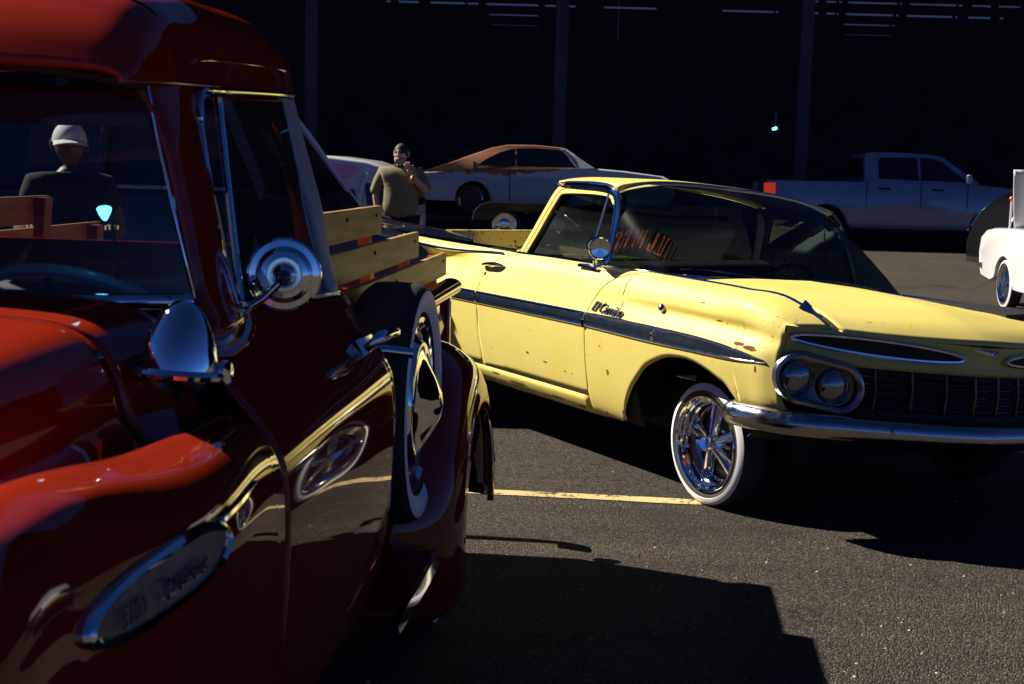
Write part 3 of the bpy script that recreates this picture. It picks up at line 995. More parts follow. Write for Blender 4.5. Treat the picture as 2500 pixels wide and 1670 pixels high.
# rear window and the wall below it
rw = []
for t in np.linspace(-1, 1, 24):
    rw.append([(1.86 + .02 * (1 - t * t), .84 * t, 1.06), (1.74 + .02 * (1 - t * t), .79 * t, 1.30), (1.645 + .02 * (1 - t * t), .74 * t, 1.535 - .05 * t * t)])
grid_obj('rear_window', T(np.array(rw)), M['clear_glass'], car)
box('cab_rear_wall', (1.66, .04, .62), (0, -1.93, .72), M['yellow'], car)
# cargo bed
box('bed_floor', (1.62, 2.45, .04), (0, -3.2, .62), M['yellow'], car)
for sgn in (1, -1):
    P = [[(u, sgn * (.832 - .02 * max(0, u - 3.8)), z + TILT * .05) for z in (.62, .85, 1.055)] for u in np.linspace(1.95, 4.42, 14)]
    grid_obj('bed_wall', T(np.array(P)), M['yellow'], car, thick=.01)
    rail = [S(u, [11.0])[0] * [1, sgn, 1] + [0, 0, .008] for u in np.linspace(1.90, 4.42, 30)]
    sweep('bed_rail_trim', T(np.array(rail)), [(-.020, -.004), (-.017, .010), (0, .015), (.017, .010), (.020, -.004)], M['chrome'], car, normals=[0, 0, 1.])
    fin = [S(u, [9.0])[0] * [1, sgn, 1] for u in np.linspace(2.02, 4.44, 40)]
    fin = [np.array(f) + [0, sgn * .004, .002] for f in fin]
    lead = [np.array(fin[0]) + [-.055, -.005 * sgn, -.030], np.array(fin[0]) + [-.04, 0, -.012]]
    sweep('fin_trim', T(np.array(lead + fin)), circ(.010, 8), M['chrome'], car)
box('tailgate', (1.56, .06, .55), (0, -4.44, .80), M['yellow'], car, bevel=.015)
# ---- front end
def sf(t): return -.58 - .29 * (1 - (min(abs(t), .95) / .95) ** 1.6)
def front_grid(name, prof, mat, t0=-.925, t1=.925, n=60, thick=.006):
    rows = [[(sf(t) + d, t, z + (.024 * (abs(t) / .9) * min(1, (z - .775) / .1) if z > .775 else 0)) for z, d in prof] for t in np.linspace(t0, t1, n)]
    return grid_obj(name, T(np.array(rows)), mat, car, thick=thick)
front_grid('front_brow', [(.905, .012), (.900, .000), (.885, .002), (.83, .016), (.800, .010), (.785, -.002), (.775, .012), (.772, .05)], M['yellow'])
front_grid('grille_shell', [(.775, .06), (.70, .10), (.60, .10), (.555, .05)], M['black'])
front_grid('front_valance', [(.565, .03), (.53, .03), (.47, .12), (.40, .22)], M['under'])
for j, z in enumerate((.735, .70, .665, .63, .60)):
    P = [(sf(t) + .075, t, z) for t in np.linspace(-.60, .60, 44)]
    sweep('grille_bar', T(np.array(P)), circ(.007, 8), M['dull_chrome'], car)
for t in (-.5, -.33, -.16, 0, .16, .33, .5):
    tube('grille_divider', T(np.array([(sf(t) + .065, t, .585), (sf(t) + .055, t, .68), (sf(t) + .065, t, .765)])), .008, M['dull_chrome'], car, n=8)
for sgn in (1, -1):
    # long air intakes above the grille
    up, lo, nrm = [], [], []
    ts = np.linspace(.125, .905, 40)
    for i, t in enumerate(ts):
        f = i / 39.
        h = .034 * min(1, (math.sin(math.pi * f) ** .45))
        zc = .846 + .034 * f
        up.append((sf(t) - .008, sgn * t, zc + h)); lo.append((sf(t) - .002, sgn * t, zc - h))
    grid_obj('air_intake', T(np.array([[u_, ((np.array(u_) + np.array(l_)) / 2 + [.004, 0, 0]), l_] for u_, l_ in zip(up, lo)])), M['black'], car)  # flat black panel, the shade of the recess put into its colour
    loop = np.array(up + lo[::-1])
    sweep('intake_trim', T(loop), circ(.0095, 8), M['chrome'], car, closed=True)
    # paired headlamps in one pill-shaped surround
    c1, c2 = (.862, .705), (.712, .678)
    ring = []
    for i in range(20):
        a = math.pi / 2 + math.pi * i / 19
        ring.append((c2[0] + .093 * math.cos(a), c2[1] + .098 * math.sin(a)))
    for i in range(20):
        a = -math.pi / 2 + math.pi * i / 19
        ring.append((c1[0] + .082 * math.cos(a), c1[1] + .100 * math.sin(a)))
    dep = lambda t: sf(t) + (-.012 if t < .86 else -.012 + (t - .86) * .30)
    loop = np.array([(dep(t) - .012, sgn * t, z) for t, z in ring])
    sweep('headlamp_surround', T(loop), [(-.020, -.012), (-.014, .010), (0, .016), (.012, .008), (.014, -.012)], M['lamp_chrome'], car, closed=True, normals=Tn(np.tile(np.array([-1., .25 * sgn, 0]), (len(loop), 1))))
    cen = np.array([[dep(.78) + .03, sgn * .78, .69]])
    V = np.concatenate([cen, loop + [.03, 0, 0]])
    mesh_obj('headlamp_plate', T(V), [(0, i + 1, (i + 1) % len(loop) + 1) for i in range(len(loop))], M['dull_chrome'], car)
    for t, z in (c1, c2):
        ax = Tn(np.array([-1., .22 * sgn, 0.]))
        loc = T(np.array([dep(t) + .012, sgn * t, z]))
        lathe('headlamp', [(-.02, .068), (.004, .066), (.012, .055), (.020, .030), (.022, .0005)], M['lens'], car, loc=loc, axis=ax, seg=32)
        lathe('headlamp_ring', [(-.02, .078), (.006, .077), (.012, .072), (.006, .067), (-.01, .066)], M['lamp_chrome'], car, loc=loc, axis=ax, seg=40)
# bumper
bp = [(1.005,-.30),(1.004,-.40),(.985,-.52),(.93,-.625),(.83,-.70),(.68,-.765),(.5,-.825),(.25,-.90),(0,-.935)]
bpts = catmull([(s, t, .50) for t, s in bp], 50)
full = np.concatenate([bpts, mir(bpts)[::-1][1:]])
sec = [(-.058, -.030), (-.057, -.008), (-.046, .012), (-.022, .026), (.012, .028), (.038, .016), (.052, -.008), (.055, -.030), (.0, -.016)]
nn = np.gradient(full, axis=0)
nn = np.stack([-np.abs(nn[:, 1]) * 1.0, np.where(full[:, 1] >= 0, 1, -1) * np.abs(nn[:, 0]), np.zeros(len(nn))], 1)
sc = np.ones(len(full)); sc[0] = sc[-1] = .55; sc[1] = sc[-2] = .85
sweep('front_bumper', T(full), sec, M['old_chrome'], car, normals=Tn(nn), scale=sc)
for t, s in ((.965, -.56), (.5, -.845), (-.5, -.845)):
    lathe('bumper_bolt', [(0, .013), (.006, .012), (.010, .006), (.011, .0005)], M['old_chrome'], car, loc=T(np.array([s - .002, t + .012, .515])), axis=Tn(np.array([-1., .6, .1])), seg=14)
bpts = catmull([(4.30, .98, .47), (4.46, .95, .47), (4.56, .80, .47), (4.60, .4, .47), (4.61, 0, .47)], 30)
full = np.concatenate([bpts, mir(bpts)[::-1][1:]])
sweep('rear_bumper', T(full), [(-.07, -.01), (-.06, .015), (0, .03), (.06, .015), (.07, -.01)], M['old_chrome'], car, normals=Tn(np.tile(np.array([1., 0, 0]), (len(full), 1))))
# fender spears with arrow tips, and the V on the hood
for sgn in (1, -1):
    pts = []
    for f in np.linspace(0, 1, 40):
        u = .80 - 1.34 * f
        p = S(u, [10.45])[0] * [1, sgn, 1]
        pts.append(p + [0, 0, .007])
    sc = [min(1, .25 + i / 14) for i in range(40)]
    sweep('fender_spear', T(np.array(pts)), [(-.013, -.005), (-.009, .006), (0, .011), (.009, .006), (.013, -.005)], M['chrome'], car, normals=[0, 0, 1.], scale=sc)
    tip = np.array(pts[-1])
    d = np.array(pts[-1]) - np.array(pts[-4]); d /= np.linalg.norm(d)
    lat = np.array([0, 1., 0]); upv = np.array([0, 0, 1.])
    V = [tip + d * .075 - upv * .010, tip - d * .10 + lat * .046 + upv * .002, tip - d * .10 - lat * .046 + upv * .002, tip - d * .045 + upv * .014, tip - d * .11 + upv * .036, tip - d * .06 - upv * .012]
    mesh_obj('spear_tip', T(np.array(V)), [(0, 1, 3), (0, 3, 2), (1, 4, 3), (3, 4, 2), (0, 5, 1), (0, 2, 5), (1, 5, 4), (2, 4, 5)], M['chrome'], car, smooth=False)
vp = [(-.80, .21, .913), (-.845, .10, .897), (-.885, 0, .880), (-.845, -.10, .897), (-.80, -.21, .913)]
sweep('hood_emblem', T(np.array(vp) + [-.004, 0, .002]), [(-.010, -.004), (-.006, .006), (.006, .006), (.010, -.004)], M['chrome'], car, normals=[0, .6, .8], scale=[.3, .9, 1.1, .9, .3])
# door mirror with round spot lamp housing beside it
def mirror():
    b0 = T(np.array([.985, .905, 1.062]))
    tube('mirror_stem', [b0, b0 + [.02, .02, .05], b0 + [.05, .07, .06]], .014, M['chrome'], car, n=10)
    lathe('mirror_foot', [(-.012, .030), (.004, .028), (.014, .012)], M['chrome'], car, loc=b0, axis=(.3, 0, 1), seg=20)
    c = b0 + np.array([.06, .115, .105])
    lathe('mirror_head', [(-.115, .020), (-.11, .044), (-.04, .056), (.03, .060), (.045, .060), (.050, .055), (.046, .050)], M['chrome'], car, loc=c, axis=(.35, .92, 0), seg=36)
    lathe('mirror_glass', [(.040, .054), (.036, .0005)], M['chrome'], car, loc=c, axis=(.35, .92, 0), seg=36)
    tube('mirror_foot_bar', [b0 + [.03, .07, -.012], b0 + [.035, -.03, .0], b0 + [.03, -.12, -.004]], .011, M['chrome'], car, n=8)
mirror()
# interior
box('seat_back', (1.42, .18, .52), (0, -1.60, .78), M['interior'], car, rot=(R(-12), 0, 0), bevel=.05)
box('seat_cushion', (1.42, .50, .22), (0, -1.30, .55), M['interior'], car, bevel=.06)
rows = [[(wb(t) + .02 + .22 * f, t, 1.045 - .06 * f ** 2 - .045) for f in np.linspace(0, 1, 6)] for t in np.linspace(-.78, .78, 24)]
grid_obj('dashboard', T(np.array(rows)), M['interior'], car, thick=.03)
st = empty('steering_wheel', T(np.array([1.02, -.37, .99])), 0)
st.parent = car
st.rotation_euler = (R(62), 0, 0)
tube('wheel_rim', [(.205 * math.cos(a), .205 * math.sin(a), 0) for a in np.linspace(0, 2 * math.pi, 40, endpoint=False)], .012, M['gloss_black'], st, closed=True, n=8)
for a in (0.2, 2.94):
    tube('wheel_spoke', [(0, 0, -.02), (.2 * math.cos(a), .2 * math.sin(a), 0)], .008, M['chrome'], st, n=6)
tube('steering_column', [(0, 0, -.02), (0, 0, -.5)], .02, M['gloss_black'], st, n=8)
# orange window lettering stuck on the rear glass, seen from behind
def decal():
    def pt(x, y):
        px, py = x / 10.67, y / 10.67
        t = .25 - (px - 35) * .00311
        z = 1.26 - (py - 30) * .00225
        s_ = 1.86 - (z - 1.06) * .50 + .02 - .03
        return (s_, t, z)
    bars = [(390,370,490,620),(500,440,430,970),(610,570,390,880),(700,650,350,850),(870,820,310,840),(990,950,300,750),(1085,1030,300,860),(1380,1330,370,850),(1240,1225,690,850),(1550,1490,430,930),(1670,1610,480,1000),(1800,1720,590,1130)]
    for xt, xb, y0, y1 in bars:
        w = 24
        P = [pt(xb - w, y1), pt(xb + w, y1), pt(xt + w, y0), pt(xt - w, y0)]
        mesh_obj('window_letter', T(np.array(P)), [(0, 1, 2, 3)], M['decal'], car, smooth=False, thick=.002)
    for a0, b0, a1, b1 in ((1200, 870, 1610, 1010), (390, 490, 520, 430), (610, 385, 700, 350), (570, 610, 670, 600), (950, 560, 1080, 550), (350, 1020, 480, 940), (1690, 1130, 1760, 1130), (540, 880, 640, 850)):
        P = [pt(a0, b0 + 22), pt(a1, b1 + 22), pt(a1, b1 - 22), pt(a0, b0 - 22)]
        mesh_obj('window_letter', T(np.array(P)), [(0, 1, 2, 3)], M['decal'], car, smooth=False, thick=.002)
decal()
# ------------------------------------------------------------------ red stepside truck (nose beside the camera)
TA = R(5.603)
aT = Vector((math.sin(TA), math.cos(TA), 0))
pT = Vector((math.cos(TA), -math.sin(TA), 0))
LC, DC = 1.52, 3.0
truck = empty('pickup_truck', aT * DC - pT * LC, -TA, 'glossy deep red stepside pickup truck with wooden bed rails and side-mounted spare', 'truck')
def Q(p):
    """(D, h, z) -> truck local; h positive towards the camera side"""
    p = np.asarray(p, float)
    out = np.empty_like(p)
    out[..., 0] = p[..., 1]
    out[..., 1] = p[..., 0] - DC
    out[..., 2] = p[..., 2]
    return out
def tgrid(name, P, mat=None, both_=True, thick=.008, **kw):
    P = np.asarray(P, float)
    grid_obj(name, Q(P), mat or M['red'], truck, thick=thick, **kw)
    if both_:
        grid_obj(name, Q(mir(P)), mat or M['red'], truck, thick=thick, **kw)
# lower body side: bottom -> belt
TS = Surf([
 (1.02, [(.70,.55),(.79,.62),(.84,.72),(.86,.84),(.862,.93),(.856,.98),(.84,1.02),(.81,1.05),(.77,1.065),(.72,1.065),(.70,1.0)]),
 (1.15, [(.78,.52),(.85,.60),(.885,.75),(.915,.90),(.922,1.0),(.918,1.055),(.905,1.10),(.875,1.14),(.835,1.162),(.775,1.168),(.755,1.09)]),
 (1.45, [(.80,.50),(.86,.58),(.880,.75),(.912,.93),(.928,1.02),(.926,1.075),(.916,1.125),(.894,1.168),(.865,1.195),(.80,1.205),(.78,1.12)]),
 (1.85, [(.80,.48),(.87,.56),(.900,.74),(.936,.94),(.948,1.02),(.946,1.07),(.934,1.112),(.905,1.145),(.865,1.162),(.805,1.168),(.785,1.10)]),
 (2.325, [(.80,.42),(.86,.52),(.90,.72),(.912,.93),(.908,1.035),(.896,1.08),(.880,1.105),(.860,1.125),(.835,1.138),(.80,1.143),(.785,1.10)])])
arch_t = lambda u: (.36 + math.sqrt(max(0, .47 ** 2 - (u - 1.80) ** 2))) if abs(u - 1.80) < .47 else .45
tgrid('front_fender', TS.cols(np.concatenate([np.linspace(1.02, 1.3, 14), np.linspace(1.33, 1.42, 10), np.linspace(1.45, 2.2, 34), np.linspace(2.22, 2.325, 10)]), lambda u: TS.k_at_z(u, arch_t(u), 0, 4), 10.0, 46))
TD = Surf([
 (2.335, [(.80,.42),(.86,.52),(.90,.72),(.912,.93),(.906,1.035),(.892,1.085),(.862,1.130),(.82,1.18),(.775,1.235),(.735,1.285),(.715,1.302),(.695,1.306)]),
 (2.70, [(.80,.42),(.86,.52),(.895,.72),(.905,.93),(.900,1.03),(.888,1.08),(.858,1.125),(.82,1.17),(.78,1.225),(.745,1.275),(.725,1.292),(.705,1.296)]),
 (3.10, [(.80,.42),(.855,.52),(.89,.72),(.90,.93),(.893,1.025),(.880,1.075),(.852,1.115),(.82,1.155),(.785,1.205),(.755,1.250),(.737,1.268),(.715,1.272)]),
 (3.46, [(.79,.42),(.845,.52),(.88,.72),(.89,.93),(.884,1.020),(.872,1.068),(.846,1.108),(.815,1.148),(.785,1.192),(.758,1.236),(.742,1.252),(.72,1.256)])])
def dogleg(u):
    return 11.0
us_td = np.linspace(2.335, 3.46, 46)
tgrid('door', TD.cols(us_td, 0.0, 11.0, 44), thick=.010)
TC = Surf([
 (3.467, [(.79,.42),(.845,.52),(.88,.72),(.89,.93),(.884,1.020),(.872,1.068),(.846,1.108),(.815,1.148),(.785,1.192),(.758,1.236),(.742,1.252),(.72,1.256)]),
 (3.58, [(.76,.42),(.815,.52),(.85,.72),(.86,.93),(.855,1.020),(.845,1.065),(.82,1.105),(.79,1.145),(.76,1.19),(.735,1.232),(.72,1.25),(.70,1.254)]),
 (3.68, [(.66,.42),(.71,.52),(.745,.72),(.755,.93),(.75,1.020),(.74,1.065),(.72,1.105),(.70,1.145),(.68,1.19),(.665,1.232),(.65,1.25),(.63,1.254)]),
 (3.72, [(.50,.42),(.54,.52),(.57,.72),(.58,.93),(.58,1.020),(.57,1.065),(.56,1.105),(.55,1.145),(.53,1.19),(.52,1.232),(.51,1.25),(.50,1.254)])])
tgrid('cab_corner', TC.cols(np.linspace(3.467, 3.72, 20), 0.0, 11.0, 30))
tgrid('door_gap_liner', TD.cols(np.linspace(2.335, 3.46, 12), 0.3, 9.5, 12) - np.array([0, .03, 0.0]), M['gap'], thick=0)
box('cab_back', (1.2, .02, .86), Q(np.array([3.71, 0, .84])), M['red'], truck)
box('cab_floor', (1.5, 1.5, .05), Q(np.array([2.95, 0, .45])), M['under'], truck)
box('firewall', (1.5, .04, .75), Q(np.array([2.28, 0, .82])), M['under'], truck)
# hood: crown, flank and the valley beside the fender
HS = Surf([
 (1.00, [(.0,1.15),(.28,1.145),(.46,1.13),(.55,1.11),(.60,1.08),(.63,1.04),(.65,1.0),(.72,.97)]),
 (1.10, [(.0,1.235),(.28,1.23),(.48,1.215),(.57,1.20),(.62,1.17),(.652,1.125),(.675,1.08),(.76,1.05)]),
 (1.40, [(.0,1.285),(.30,1.28),(.50,1.268),(.59,1.255),(.635,1.23),(.665,1.185),(.685,1.13),(.79,1.085)]),
 (1.90, [(.0,1.325),(.30,1.322),(.52,1.312),(.61,1.300),(.655,1.272),(.684,1.222),(.704,1.155),(.79,1.09)]),
 (2.28, [(.0,1.345),(.30,1.342),(.54,1.332),(.64,1.318),(.69,1.288),(.722,1.238),(.745,1.178),(.79,1.11)])])
Ph = HS.cols(np.linspace(1.0, 2.10, 44), 0.0, 7.0, 40)
Ph = np.concatenate([mir(Ph)[:, ::-1], Ph[:, 1:]], 1)
tgrid('hood', Ph, both_=False, thick=.010)
Pc = HS.cols(np.linspace(2.107, 2.335, 12), 0.0, 7.0, 40)
Pc = np.concatenate([mir(Pc)[:, ::-1], Pc[:, 1:]], 1)
tgrid('cowl', Pc, both_=False, thick=.008)
# windscreen, wrapping to the pillars
rows, low_e, top_e = [], [], []
for q in np.linspace(-1, 1, 44):
    b_ = abs(q)
    hb, ht = .705 * q, .615 * q
    Db = 2.31 + .16 * b_ ** 3
    Dt = 2.44 + .04 * b_ ** 4
    zb = 1.335 - .008 * b_
    zt = 1.735 - .035 * b_ ** 4
    r_ = [(Db + (Dt - Db) * f - .012 * math.sin(math.pi * f), hb + (ht - hb) * f + .0 * q, zb + (zt - zb) * f) for f in np.linspace(0, 1, 10)]
    rows.append(r_); low_e.append(r_[0]); top_e.append(r_[-1])
grid_obj('windscreen', Q(np.array(rows)), M['truck_glass'], truck)
sweep('windscreen_base_trim', Q(np.array(low_e) + [-.006, 0, -.004]), circ(.016, 10), M['chrome'], truck)
sweep('windscreen_seal', Q(np.array(top_e)), circ(.012, 8), M['black'], truck)
for sgn in (1, -1):
    e = np.array(rows[-1 if sgn > 0 else 0])
    tube('windscreen_side_trim', Q(e + [.004, .004 * sgn, 0]), .003, M['chrome'], truck, n=8)
# roof shell
RS = Surf([
 (2.405, [(.600,1.700),(.601,1.705),(.597,1.711),(.580,1.718),(.53,1.724),(.35,1.730),(0,1.733)], .075),
 (2.435, [(.612,1.702),(.612,1.717),(.606,1.735),(.585,1.754),(.53,1.770),(.36,1.781),(0,1.787)], .065),
 (2.50, [(.622,1.705),(.620,1.732),(.613,1.768),(.590,1.805),(.53,1.832),(.36,1.850),(0,1.859)], .045),
 (2.70, [(.634,1.710),(.630,1.745),(.624,1.790),(.603,1.840),(.54,1.882),(.36,1.908),(0,1.920)], 0),
 (3.00, [(.638,1.718),(.634,1.755),(.628,1.800),(.606,1.850),(.54,1.893),(.36,1.920),(0,1.932)], 0),
 (3.32, [(.638,1.728),(.633,1.763),(.626,1.803),(.602,1.848),(.535,1.886),(.36,1.910),(0,1.920)], 0),
 (3.52, [(.605,1.722),(.602,1.750),(.594,1.783),(.568,1.818),(.50,1.846),(.34,1.864),(0,1.872)], 0),
 (3.63, [(.52,1.70),(.525,1.72),(.52,1.74),(.50,1.76),(.45,1.775),(.30,1.785),(0,1.79)], 0)], half=.62)
Pr = RS.cols(np.concatenate([np.linspace(2.405, 2.52, 16), np.linspace(2.54, 3.63, 44)]), 0.0, 6.0, 44)
Pr = np.concatenate([Pr[:, :-1], mir(Pr)[:, ::-1]], 1)
tgrid('roof', Pr, both_=False, thick=.012)
# pressed seam across the brow of the roof
sm = [RS(2.575 - .055 * f, [2.6 + 3.4 * f])[0] for f in np.linspace(0, 1, 24)]
sm = np.array(sm)
sm = np.concatenate([sm, mir(sm)[::-1][1:]])
sweep('roof_seam', Q(sm + [-.002, 0, .0075]), [(-.005, -.004), (-.004, .0015), (.004, .0015), (.005, -.004)], M['gap'], truck, normals=[0, -.35, 1.])
# pillars, door window frames, gutters
def tsw(name, pts, sec, mat, nrm, n=30, **kw):
    d = catmull(pts, n)
    for sgn in (1, -1):
        nn = np.array(nrm, float) * [1, sgn, 1]
        sweep(name, Q(d * [1, sgn, 1]), sec, mat, truck, normals=Q(np.array([nn]))[0] - Q(np.zeros((1, 3)))[0], **kw)
def strip(name, left, right, mat, n=24, thick=.02, dome=.012):
    L_, R_ = catmull(left, n), catmull(right, n)
    rows = []
    for l, r_ in zip(L_, R_):
        row = []
        for f in np.linspace(0, 1, 7):
            p = l + (r_ - l) * f
            p = p + np.array([0, dome * math.sin(math.pi * f), 0])
            row.append(p)
        rows.append(row)
    tgrid(name, np.array(rows), mat, thick=thick)
strip('front_pillar', [(2.475,.585,1.722),(2.477,.640,1.62),(2.475,.672,1.50),(2.472,.697,1.39),(2.47,.712,1.325),(2.44,.745,1.262)],
      [(2.70,.628,1.712),(2.66,.650,1.62),(2.645,.683,1.50),(2.65,.705,1.39),(2.665,.718,1.325),(2.66,.742,1.272)], M['red'])
strip('rear_pillar', [(3.30,.622,1.725),(3.335,.652,1.60),(3.365,.69,1.46),(3.385,.712,1.33),(3.39,.735,1.258)],
      [(3.450,.622,1.728),(3.468,.652,1.60),(3.478,.69,1.46),(3.478,.714,1.33),(3.475,.735,1.255)], M['sky_sheen'], dome=.006)
strip('cab_rear_quarter', [(3.455,.618,1.728),(3.472,.648,1.60),(3.482,.686,1.46),(3.482,.71,1.33),(3.478,.732,1.25)],
      [(3.59,.545,1.70),(3.62,.56,1.60),(3.66,.585,1.46),(3.67,.60,1.33),(3.68,.63,1.25)], M['red'], dome=.012)
box('rear_header', (1.12, .05, .10), Q(np.array([3.66, 0, 1.70])), M['red'], truck)
box('rear_sill', (1.20, .05, .12), Q(np.array([3.69, 0, 1.29])), M['red'], truck)
mesh_obj('rear_window', Q(np.array([(3.69, -.60, 1.34), (3.69, .60, 1.34), (3.665, .56, 1.66), (3.665, -.56, 1.66)])), [(0, 1, 2, 3)], M['truck_glass'], truck, smooth=False)
# gutter and door top
tsw('drip_rail', [(2.665,.655,1.650),(2.68,.650,1.685),(2.72,.647,1.702),(2.85,.648,1.708),(3.10,.651,1.717),(3.37,.650,1.726)], [(-.007, -.012), (-.007, .004), (-.002, .008), (.003, .003), (.007, .006), (.008, -.012)], M['chrome'], (0, 1, .1), n=40)
tsw('roof_ledge', [(2.66,.630,1.747),(2.72,.633,1.762),(2.9,.636,1.773),(3.15,.637,1.781),(3.36,.635,1.786)], [(-.004, -.006), (-.003, .004), (.003, .004), (.004, -.006)], M['red'], (0, 1, .5), n=40)
tsw('door_top_frame', [(2.69,.632,1.675),(2.73,.630,1.688),(2.85,.630,1.696),(3.10,.632,1.702),(3.32,.632,1.708)], [(-.022, -.012), (-.022, .004), (.022, .004), (.022, -.012)], M['red'], (0, 1, .3), n=30)
tsw('vent_bar', [(2.83,.640,1.695),(2.79,.668,1.55),(2.745,.70,1.40),(2.72,.722,1.30)], circ(.0075, 8), M['chrome'], (0, 1, 0), n=20)
tsw('window_front_trim', [(2.705,.638,1.70),(2.668,.662,1.60),(2.655,.688,1.48),(2.66,.712,1.36),(2.68,.722,1.30)], circ(.005, 8), M['chrome'], (0, 1, 0), n=24)
tsw('door_sill_trim', [(2.66,.73,1.302),(2.9,.733,1.288),(3.2,.742,1.268),(3.46,.746,1.256)], [(-.007, -.004), (-.005, .005), (.005, .005), (.007, -.004)], M['chrome'], (0, .3, 1), n=20)
for sgn in (1, -1):
    gl = np.array([(2.83,.637,1.695),(3.31,.643,1.71),(3.36,.688,1.46),(3.385,.728,1.265),(2.72,.718,1.292)]) * [1, sgn, 1]
    mesh_obj('door_glass', Q(gl), [tuple(range(5))], M['truck_glass'], truck, smooth=False)
    gl = np.array([(2.70,.637,1.69),(2.82,.637,1.695),(2.715,.718,1.295),(2.67,.716,1.30),(2.65,.68,1.48)]) * [1, sgn, 1]
    mesh_obj('vent_glass', Q(gl), [tuple(range(5))], M['truck_glass'], truck, smooth=False)
# door handle, spare catch
tsw('door_handle', [(3.22,.868,1.150),(3.225,.892,1.172),(3.26,.905,1.180),(3.33,.908,1.178),(3.40,.905,1.172),(3.43,.885,1.165)], circ(.013, 10, .010), M['chrome'], (0, 1, .5), n=24)
tsw('handle_plate', [(3.30,.845,1.145),(3.42,.84,1.140)], [(-.022, -.01), (-.018, .012), (.018, .012), (.022, -.01)], M['chrome'], (0, 1, .6), n=6)
# emblem on the fender
def fend(u, z):
    k = TS.k_at_z(u, z, 2, 7.5)
    p = TS(u, [k])[0]
    du = TS(u + .01, [k])[0] - TS(u - .01, [k])[0]
    dk = TS(u, [k + .04])[0] - TS(u, [k - .04])[0]
    n = np.cross(du, dk); n /= np.linalg.norm(n)
    return p, (n if n[1] > 0 else -n)
def emblem():
    u0, u1, zc = 1.43, 1.86, 1.066
    ring = []
    m_ = 44
    for i in range(m_):
        a = 2 * math.pi * i / m_
        x = math.cos(a)
        f = .5 + .5 * math.copysign(abs(x) ** .8, x)
        wdt = .036 * (1.0 - .15 * (1 - f))
        ring.append((u0 + (u1 - u0) * f, zc + wdt * math.sin(a) * 1.0))
    pts = np.array([fend(u, z)[0] + fend(u, z)[1] * .009 for u, z in ring])
    nn = np.array([fend(u, z)[1] for u, z in ring])
    sweep('emblem_rim', Q(pts), [(-.008, -.006), (-.006, .004), (0, .008), (.006, .004), (.008, -.006)], M['chrome'], truck, closed=True, normals=np.stack([nn[:, 1], nn[:, 0], nn[:, 2]], 1))
    c, n = fend((u0 + u1) / 2, zc)
    V = np.concatenate([[c + n * .013], pts + nn * .001])
    mesh_obj('emblem_plate', Q(V), [(0, i + 1, (i + 1) % m_ + 1) for i in range(m_)], M['badge'], truck)
    a0, na = fend(u0 + .06, zc - .014); a1, _ = fend(u1, zc - .014); a2, _ = fend(u0 + .06, zc + .02)
    o = Q(np.array([a0 + na * .019, a1 + na * .019, a2 + na * .019]))
    text_mesh('emblem_lettering', '3100', .034, .0015, M['badge'], truck, o[0], o[1] - o[0], o[2] - o[0], shear=.25)
    b0, nb = fend(u0 + .165, zc - .013)
    o2 = Q(np.array([b0 + nb * .020]))[0]
    text_mesh('emblem_lettering', 'Chevrolet', .036, .002, M['chrome'], truck, o2, o[1] - o[0], o[2] - o[0], shear=.25, spacing=1.0)
    sp = np.array([fend(u, zc + .022 - .01 * (u - 1.83))[0] + fend(u, zc + .03)[1] * .006 for u in np.linspace(1.85, 2.10, 14)])
    sweep('emblem_spear', Q(sp), circ(.006, 8), M['chrome'], truck, scale=np.linspace(1.2, .5, 14))
emblem()
# spotlight on the cowl: bullet shell standing up, lens down
sp_c = Q(np.array([2.17, .782, 1.245]))
spt = empty('spotlight', sp_c, 0); spt.parent = truck
ax = Vector((.04, .10, 1)).normalized()
lathe('spotlight_shell', [(-.012, .061), (.0, .0605), (.02, .0585), (.042, .054), (.066, .046), (.086, .036), (.100, .025), (.108, .013), (.111, .0005)], M['chrome'], spt, axis=ax, seg=48)
lathe('spotlight_rim', [(-.014, .052), (-.012, .071), (-.006, .073), (.0, .070), (.002, .060)], M['chrome'], spt, axis=ax, seg=48)
lathe('spotlight_lens', [(-.013, .050), (-.026, .042), (-.034, .024), (-.036, .0005)], M['chrome'], spt, axis=ax, seg=36)
tube('spotlight_stem', [(-.01, .03, .02), (-.04, .14, .03), (-.085, .27, .06)], .012, M['chrome'], spt, n=10)
lathe('spotlight_knob', [(-.01, .012), (.0, .020), (.008, .018), (.012, .0005)], M['chrome'], spt, loc=(.066, .02, -.004), axis=(1, -.2, 0), seg=20)
# round door mirror, seen from behind
mir_c = Q(np.array([2.77, .792, 1.352]))
mr_ = empty('door_mirror', mir_c, 0); mr_.parent = truck
ax = Vector((.25, -1, .04)).normalized()
lathe('mirror_back', [(-.004, .074), (.004, .073), (.010, .068), (.011, .056), (.016, .053), (.022, .046), (.024, .036), (.020, .033), (.020, .026), (.028, .018), (.034, .012), (.036, .0005)], M['chrome'], mr_, axis=ax, seg=56, sharp=25)
lathe('mirror_glass', [(-.004, .073), (-.006, .068), (-.006, .0005)], M['chrome'], mr_, axis=ax, seg=40)
tube('mirror_arm', [(.01, -.03, -.004), (-.03, -.04, -.045), (-.075, -.05, -.075)], .0075, M['chrome'], mr_, n=10)
lathe('mirror_clamp', [(-.012, .012), (.0, .016), (.012, .012), (.014, .0005)], M['gloss_black'], mr_, loc=(.008, -.034, -.004), axis=ax, seg=16)
